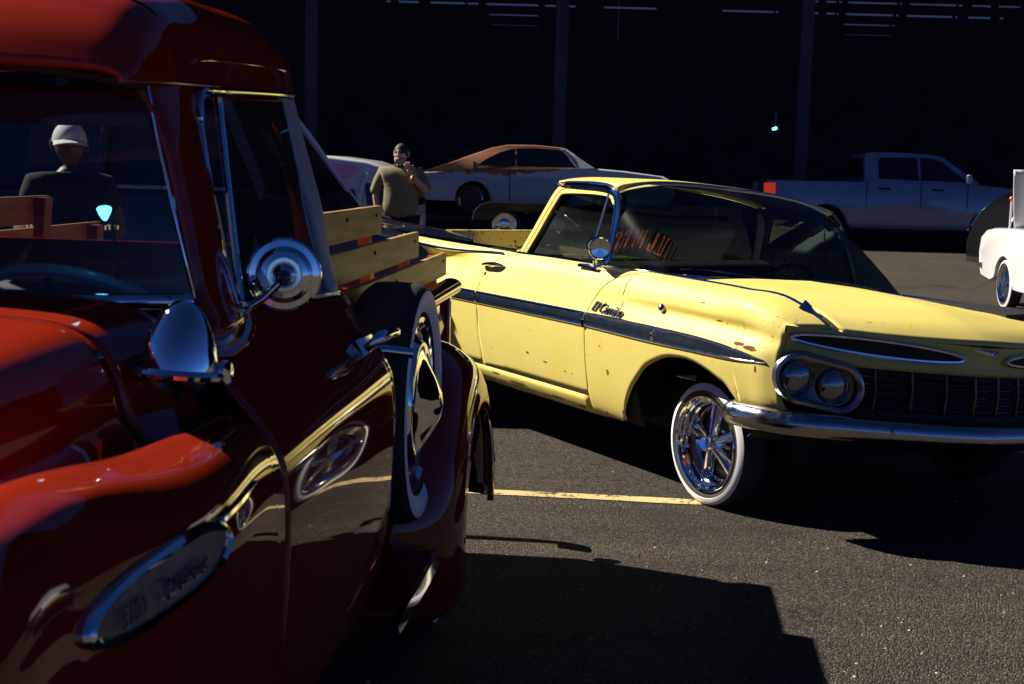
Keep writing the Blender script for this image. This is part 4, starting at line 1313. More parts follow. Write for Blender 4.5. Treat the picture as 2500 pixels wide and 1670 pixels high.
# cab interior: wheel, dash, seat, rear parcel
tw = empty('steering_wheel', Q(np.array([2.66, .42, 1.235])), 0); tw.parent = truck
tw.rotation_euler = (R(-38), 0, 0)
tube('wheel_rim', [(.215 * math.cos(a), .215 * math.sin(a), 0) for a in np.linspace(0, 2 * math.pi, 44, endpoint=False)], .013, M['van_pale'], tw, closed=True, n=10)
for a in (.5, 2.64, 4.71):
    tube('wheel_spoke', [(.02 * math.cos(a), .02 * math.sin(a), -.03), (.21 * math.cos(a), .21 * math.sin(a), 0)], .007, M['chrome'], tw, n=6)
rows = [[(2.33 + .14 * f + .10 * (abs(h) / .68) ** 3, h, 1.325 - .02 * f - .07 * max(0, f - .6) ) for f in np.linspace(0, 1, 6)] for h in np.linspace(-.68, .68, 20)]
tgrid('dashboard', np.array(rows), M['interior'], both_=False, thick=.02)
box('seat_back', (1.30, .16, .50), Q(np.array([3.50, 0, 1.0])), M['interior'], truck, rot=(R(-8), 0, 0), bevel=.05)
box('seat_cushion', (1.30, .50, .20), Q(np.array([3.2, 0, .72])), M['interior'], truck, bevel=.05)
dl = empty('dash_lamp', Q(np.array([2.46, .548, 1.475])), 0); dl.parent = truck
lathe('lamp_bulb', [(-.014, .0005), (-.012, .004), (.0, .0105), (.008, .013), (.011, .010), (.012, .0005)], M['cyan_lamp'], dl, axis=(0, -.2, 1), seg=20)
tube('lamp_bracket', [(0, .004, .0), (0, .03, .0), (0, .06, -.10), (0, .05, -.17)], .003, M['black'], dl, n=6)
# ---- bed
for sgn in (1, -1):
    rows = [[(D, sgn * (.66 + b_), z) for z, b_ in ((.55, 0), (.62, .012), (.68, 0), (.86, 0), (.92, .012), (.98, 0), (1.06, 0))] for D in np.linspace(3.80, 5.86, 20)]
    grid_obj('bed_side', Q(np.array(rows)), M['red'], truck, thick=.012)
    rail = [(3.80, sgn * .685, 1.075), (4.6, sgn * .685, 1.075), (5.4, sgn * .685, 1.075), (5.80, sgn * .685, 1.075), (5.84, sgn * .685, 1.075), (5.868, sgn * .685, 1.075)]
    sweep('bed_rail', Q(catmull(rail, 30)), circ(.048, 16, .034), M['red'], truck, scale=[1] * 27 + [.93, .75, .35], normals=[0, 0, 1.])
    box('tail_post', (.06, .05, .52), Q(np.array([5.83, sgn * .66, .80])), M['red'], truck, bevel=.01)
    zt = (1.430, 1.319, 1.211); De = (4.80, 5.35, 5.90); hb = (.583, .621, .647)
    for i in range(3):
        Lb = De[i] - 3.80
        b_ = box('bed_board', (.022, Lb, .095), Q(np.array([3.80 + Lb / 2, sgn * hb[i], zt[i] - .0475])), M['wood'], truck, bevel=.003)
        for db in (.06, Lb * .45, Lb - .10):
            lathe('board_bolt', [(0, .007), (.004, .006), (.005, .0005)], M['black'], truck, loc=Q(np.array([3.80 + db, sgn * (hb[i] + .011), zt[i] - .03])), axis=(sgn, 0, 0), seg=8)
    for D, zz in ((3.88, 1.425), (4.70, 1.425), (5.25, 1.31), (5.80, 1.20)):
        ztop = zz
        P0 = np.array([D, sgn * (.60 - .0), .62]); 
        ww = .035
        h_top = .548 if zz > 1.4 else (.588 if zz > 1.3 else .612)
        V = []
        for z, h in ((.62, .615), (ztop, h_top)):
            for dx, dy in ((-.03, -ww / 2), (.03, -ww / 2), (.03, ww / 2), (-.03, ww / 2)):
                V.append((D + dx, sgn * (h + dy), z))
        mesh_obj('stake_post', Q(np.array(V)), [(0, 1, 2, 3), (4, 7, 6, 5), (0, 4, 5, 1), (1, 5, 6, 2), (2, 6, 7, 3), (3, 7, 4, 0)], M['post_wood'], truck, smooth=False)
    # rear fender: full pontoon over the wheel
    DW, ZW = 4.74, .40
    rows = []
    for th in np.linspace(-R(24), R(187), 50):
        c, s_ = math.cos(math.pi - th), math.sin(math.pi - th)
        fr = 1.0 if th < R(100) else 1.0 + .12 * ((th - R(100)) / R(87)) ** 1.5
        row = []
        for h, r_ in ((.66, .585), (.72, .588), (.78, .584), (.83, .570), (.87, .548), (.90, .525), (.925, .495), (.942, .458), (.953, .415), (.960, .375), (.955, .360), (.942, .358)):
            rr = r_ * (1 + (fr - 1) * min(1, max(.5, (r_ - .36) / .12)))
            row.append((DW + rr * c * 1.02, sgn * h, ZW + rr * s_ * 1.0))
        rows.append(row)
    grid_obj('rear_fender', Q(np.array(rows)), M['red'], truck, thick=.008, sharp=60)
    # step plate ahead of the rear fender
    box('step_plate', (.22, .66, .03), Q(np.array([3.90, sgn * .79, .40])), M['red'], truck, bevel=.01)
    sweep('step_trim', Q(np.array([(3.45, sgn * .905, .41), (3.6, sgn * .905, .405), (3.9, sgn * .905, .40), (4.16, sgn * .90, .395)])), [(-.018, -.01), (-.014, .010), (.014, .010), (.018, -.01)], M['chrome'], truck, normals=[sgn, 0, .4])
    wheel_set(truck, Q(np.array([DW, sgn * .83, .36])), sgn, .36, 'disc')
    wheel_set(truck, Q(np.array([1.80, sgn * .80, .36])), sgn, .36, 'disc')
    # small round tail lamp and bumper end
    lathe('tail_lamp', [(-.03, .03), (.0, .04), (.02, .034), (.03, .0005)], M['tail_red'], truck, loc=Q(np.array([5.90, sgn * .70, .60])), axis=(0, 1, 0), seg=20)
wheel_set(truck, Q(np.array([4.12, .862, .874])), 1, .357, 'disc', 'spare_wheel')
tube('spare_bracket', Q(np.array([(3.79, .70, 1.06), (3.81, .80, 1.07), (3.84, .87, 1.06)])), .016, M['chrome'], truck, n=10)
tube('spare_clamp', Q(np.array([(4.12, .64, .874), (4.12, .88, .874)])), .02, M['black'], truck, n=10)
box('bed_floor', (1.30, 2.08, .04), Q(np.array([4.83, 0, .60])), M['post_wood'], truck)
box('bed_front', (1.32, .03, .52), Q(np.array([3.80, 0, .82])), M['red'], truck)
box('tailgate', (1.28, .04, .50), Q(np.array([5.87, 0, .80])), M['red'], truck, bevel=.01)
bb = catmull([(5.93, .86, .34), (6.02, .83, .34), (6.05, .65, .34), (6.05, 0, .34)], 20)
bb = np.concatenate([bb, mir(bb)[::-1][1:]])
sweep('rear_bumper', Q(bb), [(-.06, -.01), (-.05, .012), (0, .022), (.05, .012), (.06, -.01)], M['chrome'], truck, normals=[0, 1., 0])
box('frame_rails', (.85, 4.6, .12), Q(np.array([3.4, 0, .44])), M['under'], truck)
# front end, just behind the frame edge
fg = [[(1.0 - .05 * math.cos(h * 1.6), h, z) for z in (.50, .62, .80, .95, 1.06)] for h in np.linspace(-.78, .78, 24)]
tgrid('grille_panel', np.array(fg), M['red'], both_=False)
for z in (.62, .72, .82, .92):
    sweep('grille_bar', Q(np.array([(.965 - .05 * math.cos(h * 1.6), h, z) for h in np.linspace(-.70, .70, 20)])), circ(.018, 8), M['chrome'], truck)
for sgn in (1, -1):
    lathe('headlamp', [(-.06, .11), (.0, .108), (.012, .095), (.02, .0005)], M['lens'], truck, loc=Q(np.array([1.0, sgn * .72, .98])), axis=(0, -1, 0), seg=32)
fb = catmull([(1.05, .96, .55), (.92, .92, .55), (.86, .7, .55), (.84, 0, .55)], 20)
fb = np.concatenate([fb, mir(fb)[::-1][1:]])
sweep('front_bumper', Q(fb), [(-.07, -.01), (-.06, .012), (0, .026), (.06, .012), (.07, -.01)], M['chrome'], truck, normals=[0, -1., 0])
# ------------------------------------------------------------------ vehicles behind
def arc(cx, cz, r, a0, a1, n=14):
    return [(cx + r * math.cos(R(a)), cz + r * math.sin(R(a))) for a in np.linspace(a0, a1, n)]
def hull(name, outline, hw, mat, parent, tuck=None, bevel=.05, slices=None):
    """side outline (x,z) carried across the width; width shrinks where tuck(z) says so"""
    n = len(outline)
    V, F = [], []
    sl = [(-1, .93), (-.992, .955), (-.97, .98), (-.93, .993), (-.86, 1), (.86, 1), (.93, .993), (.97, .98), (.992, .955), (1, .93)]
    zc = sum(p[1] for p in outline) / n
    xc = sum(p[0] for p in outline) / n
    for q, k in sl:
        for x, z in outline:
            w = hw * (tuck(x, z) if tuck else 1)
            V.append((xc + (x - xc) * (1 - (1 - k) * .5), q * w, zc + (z - zc) * k))
    m_ = len(sl)
    for i in range(m_ - 1):
        for j in range(n):
            F.append((i * n + j, i * n + (j + 1) % n, (i + 1) * n + (j + 1) % n, (i + 1) * n + j))
    F.append(tuple(range(n)))
    F.append(tuple(reversed(range((m_ - 1) * n, m_ * n))))
    return mesh_obj(name, V, F, mat, parent, sharp=32)
def pane(name, pts, hw_fn, mat, parent, sgn, off=.004):
    V = [(x, sgn * (hw_fn(x, z) + off), z) for x, z in pts]
    return mesh_obj(name, V, [tuple(range(len(V)))], mat, parent, smooth=False, thick=.006)
def simple_wheel(parent, x, y, z, r, sgn, kind='steel', rimmat=None):
    w = wheel_set(parent, (x, y, z), 1, r, kind)
    w.rotation_euler = (0, 0, R(-90) if sgn < 0 else R(90))
    return w

# --- rusty fastback coupe carried on the trailer (nose to the right)
coupe = empty('rusty_coupe', (-.95, 31.25, .49), 0, 'rust-roofed grey fastback coupe riding on the tandem trailer', 'car')
body = [(-1.18,.42),(-1.14,.30)] + arc(0,.34,.40,188,-8)[0:] + [(.55,.24),(2.30,.24)] + arc(2.95,.34,.40,188,-8) + [(3.9,.30),(4.22,.36),(4.30,.55),(4.26,.80),(4.05,.93),(3.2,1.02),(2.6,1.055),(1.5,1.045),(.8,1.02),(.2,1.0),(-.5,.93),(-1.10,.88),(-1.22,.70)]
tk = lambda x, z: 1.0 if .45 < z < .80 else (.93 + .07 * max(0, min(1, (z - .24) / .21)) if z <= .45 else 1 - .55 * max(0, z - .80))
hull('body', body, .96, M['coupe'], coupe, tk)
roofl = [(-1.05,.90),(-.5,1.08),(.0,1.28),(.40,1.43),(.75,1.505),(1.3,1.515),(1.85,1.48),(1.98,1.455),(2.62,1.05),(2.0,1.0),(0,.9)]
rhw = lambda x, z: .86 - .28 * max(0, min(1, (z - 1.0) / .5))
hull('roof', roofl, 1.0, M['coupe'], coupe, rhw, slices=[(-1, .97), (-.98, .99), (-.9, 1), (.9, 1), (.98, .99), (1, .97)])
for sgn in (-1, 1):
    pane('quarter_glass', [(.10,1.05),(.30,1.19),(.58,1.34),(.86,1.425),(.90,1.43),(.92,1.055)], rhw, M['dark_glass'], coupe, sgn)
    pane('door_glass', [(.95,1.055),(.93,1.435),(1.35,1.445),(1.80,1.425),(1.92,1.40),(2.20,1.06)], rhw, M['dark_glass'], coupe, sgn)
    pane('door_seam', [(.80,.30),(.80,1.0),(.815,1.0),(.815,.30)], lambda x, z: .96, M['gap'], coupe, sgn, .003)
    box('door_handle', (.16, .03, .035), (1.02, sgn * .955, .91), M['old_chrome'], coupe, bevel=.01)
    simple_wheel(coupe, 0, sgn * .90, .33, .33, sgn, 'ring')
    simple_wheel(coupe, 2.95, sgn * .90, .33, .33, sgn, 'ring')
    tube('window_trim', [(2.24, sgn * (rhw(2.2, 1.06) + .006), 1.06), (1.95, sgn * (rhw(1.9, 1.43) + .006), 1.43)], .014, M['old_chrome'], coupe, n=6)
mesh_obj('windscreen', [(2.60, -.80, 1.075), (2.60, .80, 1.075), (2.03, .60, 1.45), (2.03, -.60, 1.45)], [(0, 1, 2, 3)], M['dark_glass'], coupe, smooth=False, thick=.01, loc=(.012, 0, .008))
mesh_obj('rear_glass', [(-.55, -.66, 1.10), (-.55, .66, 1.10), (.30, .58, 1.42), (.30, -.58, 1.42)], [(0, 1, 2, 3)], M['dark_glass'], coupe, smooth=False, thick=.01, loc=(-.01, 0, .014))
sweep('front_bumper', [(4.20, -.95, .45), (4.33, -.85, .45), (4.36, 0, .45), (4.33, .85, .45), (4.20, .95, .45)], circ(.06, 8, .03), M['old_chrome'], coupe)
sweep('rear_bumper', [(-1.12, -.95, .48), (-1.26, -.85, .48), (-1.29, 0, .48), (-1.26, .85, .48), (-1.12, .95, .48)], circ(.06, 8, .03), M['old_chrome'], coupe)

# --- tandem trailer
tr = empty('car_trailer', (-.95, 31.25, 0), 0, 'low tandem-axle car trailer with rounded black fender, under the rusty coupe', 'trailer')
box('deck', (6.2, 2.0, .10), (1.2, 0, .44), M['under'], tr, bevel=.01)
for sgn in (-1, 1):
    fo = [(.05,.42)] + [(.08,.60),(.22,.74),(.42,.80),(1.95,.80),(2.15,.74),(2.29,.60),(2.32,.42),(2.27,.42),(2.24,.58),(2.12,.70),(1.94,.755),(.43,.755),(.25,.70),(.13,.58),(.10,.42)]
    prism('fender', fo, sgn * 1.02, sgn * 1.30, M['gloss_black'], tr, axis='y')
    prism('fender_skirt', [(.10,.42),(.13,.58),(.25,.70),(.43,.755),(1.94,.755),(2.12,.70),(2.24,.58),(2.27,.42),(1.9,.42),(1.75,.62),(1.25,.62),(1.18,.55),(1.1,.62),(.6,.62),(.45,.42)], sgn * 1.28, sgn * 1.29, M['gloss_black'], tr, axis='y')
    tube('fender_edge', [(x, sgn * 1.30, z) for x, z in fo[:8]], .012, M['old_chrome'], tr, n=6)
    simple_wheel(tr, .72, sgn * 1.27, .34, .34, sgn, 'cap')
    simple_wheel(tr, 1.72, sgn * 1.27, .34, .34, sgn, 'cap')
tube('tongue', [(4.3, -.6, .44), (5.4, 0, .46), (5.7, 0, .48)], .05, M['under'], tr, n=8)
tube('tongue', [(4.3, .6, .44), (5.4, 0, .46)], .05, M['under'], tr, n=8)
box('tongue_jack', (.08, .08, .7), (5.3, 0, .42), M['steel'], tr)
box('loading_ramp', (1.4, .4, .06), (-2.5, -.6, .24), M['steel'], tr, rot=(0, R(-17), 0))
box('loading_ramp', (1.4, .4, .06), (-2.5, .6, .24), M['steel'], tr, rot=(0, R(-17), 0))

# --- grey crew-cab pickup at the right (nose to the right)
gp = empty('crew_cab_pickup', (6.62, 31.9, 0), R(-1.5), 'steel grey crew-cab pickup parked in shade behind the yellow car', 'truck')
low = [(-1.22,.62),(-1.20,.50)] + arc(0,.42,.52,172,8) + [(.62,.42),(3.05,.42)] + arc(3.66,.42,.52,172,8) + [(4.3,.42),(4.62,.50),(4.68,.90),(4.62,1.22),(4.3,1.34),(3.4,1.43),(3.0,1.45),(.98,1.44),(-1.22,1.42),(-1.25,1.0)]
hull('body', low, 1.0, M['grey_blue'], gp, lambda x, z: 1 - .05 * max(0, z - 1.0))
cab = [(.86,1.40),(.86,1.90),(.90,2.03),(1.05,2.07),(1.7,2.075),(2.25,2.05),(2.55,2.00),(3.25,1.50),(3.35,1.42),(2.5,1.35)]
chw = lambda x, z: .965 - .22 * max(0, min(1, (z - 1.42) / .65))
hull('cab', cab, 1.0, M['grey_blue'], gp, chw)
for sgn in (-1, 1):
    pane('rear_door_glass', [(1.16,1.50),(1.16,1.88),(1.22,1.95),(1.98,1.965),(2.02,1.48)], chw, M['dark_glass'], gp, sgn)
    pane('front_door_glass', [(2.06,1.48),(2.04,1.965),(2.28,1.95),(2.50,1.90),(3.02,1.50),(2.98,1.47)], chw, M['dark_glass'], gp, sgn)
    for x in (.90, 2.06, 3.05):
        pane('door_seam', [(x,.55),(x,1.42),(x + .014,1.42),(x + .014,.55)], lambda x, z: .992, M['gap'], gp, sgn, .004)
    box('door_handle', (.24, .03, .045), (1.28, sgn * 1.0, 1.29), M['black'], gp, bevel=.012)
    box('door_handle', (.24, .03, .045), (2.42, sgn * 1.0, 1.29), M['black'], gp, bevel=.012)
    box('tail_lamp', (.24, .14, .36), (-1.155, sgn * .935, 1.17), M['tail_glow'] if sgn < 0 else M['tail_red'], gp, bevel=.02)
    box('wing_mirror', (.12, .20, .22), (3.02, sgn * 1.12, 1.53), M['grey_blue'], gp, bevel=.04)
    simple_wheel(gp, 0, sgn * .98, .42, .42, sgn, 'cap')
    simple_wheel(gp, 3.66, sgn * .98, .42, .42, sgn, 'cap')
    box('side_step', (2.2, .12, .07), (1.85, sgn * .98, .40), M['under'], gp, bevel=.02)
mesh_obj('windscreen', [(3.22, -.86, 1.52), (3.22, .86, 1.52), (2.62, .76, 1.97), (2.62, -.76, 1.97)], [(0, 1, 2, 3)], M['dark_glass'], gp, smooth=False, thick=.01, loc=(.02, 0, .012))
mesh_obj('rear_glass', [(.85, -.75, 1.52), (.85, .75, 1.52), (.85, .70, 1.92), (.85, -.70, 1.92)], [(0, 1, 2, 3)], M['dark_glass'], gp, smooth=False, thick=.01, loc=(-.012, 0, 0))
box('rear_bumper', (.18, 1.9, .20), (-1.32, 0, .60), M['old_chrome'], gp, bevel=.03)
box('front_bumper', (.16, 1.95, .22), (4.72, 0, .60), M['old_chrome'], gp, bevel=.03)
box('cargo_bed_opening', (1.95, 1.66, .02), (-.16, 0, 1.427), M['under'], gp)

# --- white car with its lid raised, at the right edge; far end towards the shed
wc = empty('white_car', (6.84, 17.45, 0), R(88), 'white car at the right edge with its lid raised and thin whitewall tyre', 'car')
body = [(.98,.34),(1.02,.48),(1.06,.66),(1.02,.84),(.90,.93),(.60,.965),(0,.98),(-.5,.985),(-1.2,.99),(-3.6,.97),(-3.75,.6),(-3.6,.28)] + arc(-2.9,.30,.36,185,-5) + [(-2.4,.25),(-.52,.24)] + arc(0,.28,.37,185,20) + [(.42,.34),(.60,.30)]
hull('body', body, .90, M['white_paint'], wc, lambda x, z: (1.0 if z > .45 else .93 + .07 * (z / .45)) * (1 - .35 * max(0, z - .82)))
hull('cabin', [(-.62,.97),(-1.10,1.36),(-1.3,1.40),(-2.3,1.40),(-2.9,.97)], 1.0, M['white_paint'], wc, lambda x, z: .80 - .30 * max(0, z - .97))
for sgn in (-1, 1):
    pane('side_glass', [(-.82,1.02),(-1.18,1.33),(-2.25,1.34),(-2.6,1.02)], lambda x, z: .80 - .30 * max(0, z - .97), M['dark_glass'], wc, sgn)
    simple_wheel(wc, 0, sgn * .865, .30, .30, sgn, 'spoke')
    simple_wheel(wc, -2.9, sgn * .865, .30, .30, sgn, 'spoke')
    tube('curb_feeler', [(.38, sgn * .84, .33), (.50, sgn * 1.0, .22), (.60, sgn * 1.12, .12)], .006, M['chrome'], wc, n=6)
mesh_obj('windscreen', [(-.60, -.76, .99), (-.60, .76, .99), (-1.08, .66, 1.34), (-1.08, -.66, 1.34)], [(0, 1, 2, 3)], M['dark_glass'], wc, smooth=False, thick=.01, loc=(.014, 0, .01))
lid = [[(.10 - .10 * f + .02 * math.sin(f * 3), y, .985 + .70 * f) for y in np.linspace(-.72, .83 - .08 * (1 - f), 12)] for f in np.linspace(0, 1, 10)]
grid_obj('raised_lid', lid, M['white_paint'], wc, thick=.03)
sweep('bumper', [(.85, -.90, .48), (1.06, -.84, .48), (1.12, -.5, .48), (1.12, .5, .48), (1.06, .84, .48), (.85, .90, .48)], circ(.06, 10, .03), M['chrome'], wc)
tube('exhaust_tip', [(.30, .66, .24), (.55, .70, .22)], .03, M['chrome'], wc, n=10)

an = empty('flag_mast', (6.17, 17.95, .93), 0, 'short white mast with a red ball on the white car', 'mast')
tube('mast', [(0, 0, 0), (0, 0, .37)], .014, M['white_paint'], an, n=8)
bm_ = bmesh.new(); bmesh.ops.create_uvsphere(bm_, u_segments=16, v_segments=10, radius=.032)
me = bpy.data.meshes.new('ball'); bm_.to_mesh(me); bm_.free(); me.materials.append(M['red_ball'])
bo = bpy.data.objects.new('ball', me); bo.location = (0, 0, .40); link(bo, an)
lathe('mast_foot', [(0, .03), (.03, .026), (.05, .014)], M['blue_cap'], an, axis=(0, 0, 1), seg=14)

# --- black rounded car beyond the white one
bk = empty('black_car', (8.66, 20.6, 0), 0, 'rounded black car half hidden behind the white car', 'car')
bko = [(-1.95,.35),(-1.75,.32)] + arc(-1.25,.32,.36,175,5) + [(-.8,.26),(.9,.26)] + arc(1.35,.32,.36,175,5) + [(1.8,.34),(1.98,.5),(1.95,.72),(1.6,.88),(1.15,.95),(.95,1.0),(.62,1.34),(.35,1.43),(-.1,1.47),(-.9,1.46),(-1.35,1.40),(-1.62,1.27),(-1.78,1.10),(-1.90,.85),(-1.96,.62)]
bkw = lambda x, z: .80 - .22 * max(0, z - .85)
hull('body', bko, 1.0, M['gloss_black'], bk, bkw)
for sgn in (-1, 1):
    pane('side_glass', [(-.95,1.0),(-.80,1.22),(-.5,1.34),(-.05,1.38),(.32,1.35),(.52,1.28),(.72,1.0)], bkw, M['dark_glass'], bk, sgn)
    tube('drip_trim', [(x, sgn * (bkw(x, z) + .01), z) for x, z in [(-1.88,.86),(-1.77,1.09),(-1.60,1.26)]], .012, M['chrome'], bk, n=6)
    simple_wheel(bk, -1.25, sgn * .76, .32, .32, sgn)
    simple_wheel(bk, 1.35, sgn * .76, .32, .32, sgn)

# --- tall dark blue van behind the red truck: pale roof and windscreen pillar
vn = empty('old_van', (-2.88, 10.25, 0), R(-2), 'tall dark blue old van with pale blue roof and screen pillar behind the red truck', 'van')
hull('body', [(-2.2,.45),(-1.85,.45)] + arc(-1.3,.40,.42,172,8) + [(-.7,.42),(.75,.42)] + arc(1.35,.40,.42,172,8) + [(2.1,.45),(2.65,.60),(2.70,.90),(2.58,1.04),(1.72,1.16),(1.58,1.34),(-2.2,1.36)], .92, M['van_blue'], vn, lambda x, z: 1 - .04 * max(0, z - .9))
vhw = lambda x, z: .895 - .16 * max(0, min(1, (z - 1.35) / .6))
hull('roof', [(-2.2,1.76),(-2.1,1.90),(-1.8,1.955),(.75,1.965),(1.02,1.945),(1.16,1.895),(1.19,1.86),(-2.2,1.74)], 1.0, M['van_pale'], vn, vhw)
for sgn in (-1, 1):
    tube('screen_pillar', [(1.14, sgn * .77, 1.90), (1.25, sgn * .79, 1.77), (1.40, sgn * .84, 1.55), (1.62, sgn * .885, 1.24)], .030, M['van_pale'], vn, n=10)
    tube('door_pillar', [(.22, sgn * .80, 1.80), (.20, sgn * .895, 1.36)], .03, M['van_blue'], vn, n=8)
    tube('door_sill', [(.22, sgn * .90, 1.37), (1.1, sgn * .90, 1.37), (1.56, sgn * .89, 1.29)], .014, M['van_pale'], vn, n=8)
    pane('door_glass', [(.26,1.36),(.26,1.76),(1.08,1.82),(1.16,1.78),(1.52,1.34)], vhw, M['dark_glass'], vn, sgn, -.03)
    pane('side_panel', [(-2.2,1.35),(-2.2,1.77),(.22,1.79),(.22,1.36)], vhw, M['van_blue'], vn, sgn, -.01)
    simple_wheel(vn, -1.3, sgn * .88, .36, .36, sgn)
    simple_wheel(vn, 1.35, sgn * .88, .36, .36, sgn)
mesh_obj('windscreen', [(1.62, -.86, 1.25), (1.62, .86, 1.25), (1.17, .76, 1.88), (1.17, -.76, 1.88)], [(0, 1, 2, 3)], M['dark_glass'], vn, smooth=False, thick=.008)
box('rear_doors', (.04, 1.7, .42), (-2.18, 0, 1.56), M['van_blue'], vn)

# --- white and pink panel van further back
pv = empty('panel_van', (-3.12, 19.2, 0), R(-2), 'white rounded panel van with a pink side panel behind the standing man', 'van')
pvo = [(-1.9,.40),(-1.6,.36)] + arc(-1.1,.34,.37,172,8) + [(-.6,.34),(.55,.34)] + arc(1.05,.34,.37,172,8) + [(1.5,.36),(1.78,.45),(1.86,.75),(1.84,1.05),(1.74,1.33),(1.58,1.47),(1.25,1.575),(.8,1.625),(.2,1.645),(-1.4,1.65),(-1.8,1.58),(-1.95,1.3)]
phw = lambda x, z: .86 - .10 * max(0, z - 1.05)
hull('body', pvo, 1.0, M['white_paint'], pv, phw)
for sgn in (-1, 1):
    pane('pink_panel', [(-1.4,1.32),(-1.4,1.52),(.98,1.52),(1.12,1.50),(1.12,1.44),(1.04,1.37),(.92,1.33),(.80,1.32)], phw, M['pink'], pv, sgn, .006)
    pane('lower_band', [(-1.85,.62),(-1.85,1.22),(1.10,1.22),(1.15,.62)], phw, M['van_blue'], pv, sgn, .006)
    pane('front_door_glass', [(1.26,1.02),(1.22,1.30),(1.50,1.28),(1.62,1.02)], phw, M['dark_glass'], pv, sgn, .006)
    tube('door_pillar', [(1.17, sgn * .86, .62), (1.15, sgn * .87, 1.05), (1.20, sgn * .85, 1.28), (1.26, sgn * .83, 1.42)], .035, M['van_pale'], pv, n=8)
    simple_wheel(pv, -1.1, sgn * .82, .34, .34, sgn)
    simple_wheel(pv, 1.05, sgn * .82, .34, .34, sgn)
mesh_obj('windscreen', [(1.855, -.74, 1.02), (1.855, .74, 1.02), (1.66, .68, 1.42), (1.66, -.68, 1.42)], [(0, 1, 2, 3)], M['dark_glass'], pv, smooth=False, thick=.008, loc=(.014, 0, 0))

# ------------------------------------------------------------------ people
def skin_mesh(name, joints, edges, mat, parent, root=0, sub=2):
    me = bpy.data.meshes.new(name)
    me.from_pydata([j[0] for j in joints], edges, [])
    me.materials.append(mat)
    o = bpy.data.objects.new(name, me)
    link(o, parent)
    o.modifiers.new('skin', 'SKIN')
    sv = me.skin_vertices[0].data if me.skin_vertices else None
    if sv is None:
        bm = bmesh.new(); bm.from_mesh(me)
        bm.verts.layers.skin.verify()
        bm.to_mesh(me); bm.free()
        sv = me.skin_vertices[0].data
    for i, j in enumerate(joints):
        r_ = j[1]
        sv[i].radius = r_ if isinstance(r_, tuple) else (r_, r_)
        sv[i].use_root = (i == root)
    ms = o.modifiers.new('subdivision', 'SUBSURF')
    ms.levels = sub
    ms.render_levels = sub
    o.modifiers['skin'].use_smooth_shade = True
    return o

def head_mesh(parent, loc, rz, skin, scale=1.0, tilt=0):
    """egg-shaped head with brow, nose, mouth, chin and ears; looks to local -Y"""
    h = empty('head', loc, rz); h.parent = parent
    h.rotation_euler = (tilt, 0, rz)
    h.scale = (scale,) * 3
    rows = []
    for i, th in enumerate(np.linspace(0.02, math.pi - .02, 26)):
        row = []
        for ph in np.linspace(0, 2 * math.pi, 36, endpoint=False):
            z = .115 * math.cos(th)
            rx, ry = .076 * math.sin(th), .098 * math.sin(th)
            if z < -.02:
                k = 1 - .28 * ((-.02 - z) / .095)
                rx *= k
                ry *= 1 - .12 * ((-.02 - z) / .095)
            x, y = rx * math.sin(ph), -ry * math.cos(ph)
            if y < 0 and abs(x) < .03:
                f = math.exp(-(x / .010) ** 2)
                if -.045 < z < .02: y -= .022 * f * (1 - abs(z + .022) / .042 * .6) * (1 if z < -.01 else .6)
                if -.075 < z < -.05: y -= .006 * math.exp(-(x / .02) ** 2)
                if z > .02 and z < .04: y -= .006
            if y < 0 and .015 < abs(x) < .05 and -.005 < z < .025: y += .008
            row.append((x, y, z))
        rows.append(row)
    grid_obj('face', rows, skin, h, wrap_v=True, sharp=80)
    for sgn in (-1, 1):
        ring = catmull([(sgn * .074, .0, .022), (sgn * .088, .014, .026), (sgn * .090, .016, .0), (sgn * .082, .006, -.026), (sgn * .074, .0, -.022)], 12)
        tube('ear', ring, .009, skin, h, n=8)
        lathe('eye', [(-.004, .011), (.002, .009), (.004, .0005)], M['gloss_black'], h, loc=(sgn * .030, -.080, .012), axis=(0, -1, 0), seg=12)
    tube('mouth', [(-.024, -.083, -.058), (0, -.093, -.060), (.024, -.083, -.058)], .0035, M['rust'], h, n=6)
    return h

def hand(parent, loc, direc, side, skin, name='hand', curl=.5):
    """palm with four fingers and a thumb; direc = pointing direction"""
    d = Vector(direc).normalized()
    ref = Vector((0, 0, 1)) if abs(d.z) < .8 else Vector((0, 1, 0))
    w = d.cross(ref).normalized()
    n_ = w.cross(d).normalized()
    L = Vector(loc)
    J, E = [], []
    J.append((tuple(L), .026)); J.append((tuple(L + d * .05), (.040, .018))); J.append((tuple(L + d * .085), (.042, .016)))
    E += [(0, 1), (1, 2)]
    o = skin_mesh(name, J, E, skin, parent, 0, 1)
    for q, ln in ((-.030, .062), (-.010, .075), (.010, .072), (.030, .058)):
        b_ = L + d * .082 + w * q
        m1 = b_ + d * ln * .5 - n_ * .012 * curl
        m2 = b_ + d * ln * .85 - n_ * .045 * curl
        tube('finger', [tuple(b_), tuple(m1), tuple(m2)], .0095, skin, o, n=8, scale=[1, .95, .75])
    b_ = L + d * .03 + w * side * .032
    tube('thumb', [tuple(b_), tuple(b_ + d * .03 + w * side * .025), tuple(b_ + d * .062 + w * side * .026 - n_ * .02)], .0105, skin, o, n=8, scale=[1.1, 1, .75])
    return o

# heavy-set man in an olive T-shirt, standing in front of the coupe
mn = empty('person', (-1.34, 16.7, 0), 0, 'man in olive T-shirt and dark trousers with one hand raised to his face', 'person')
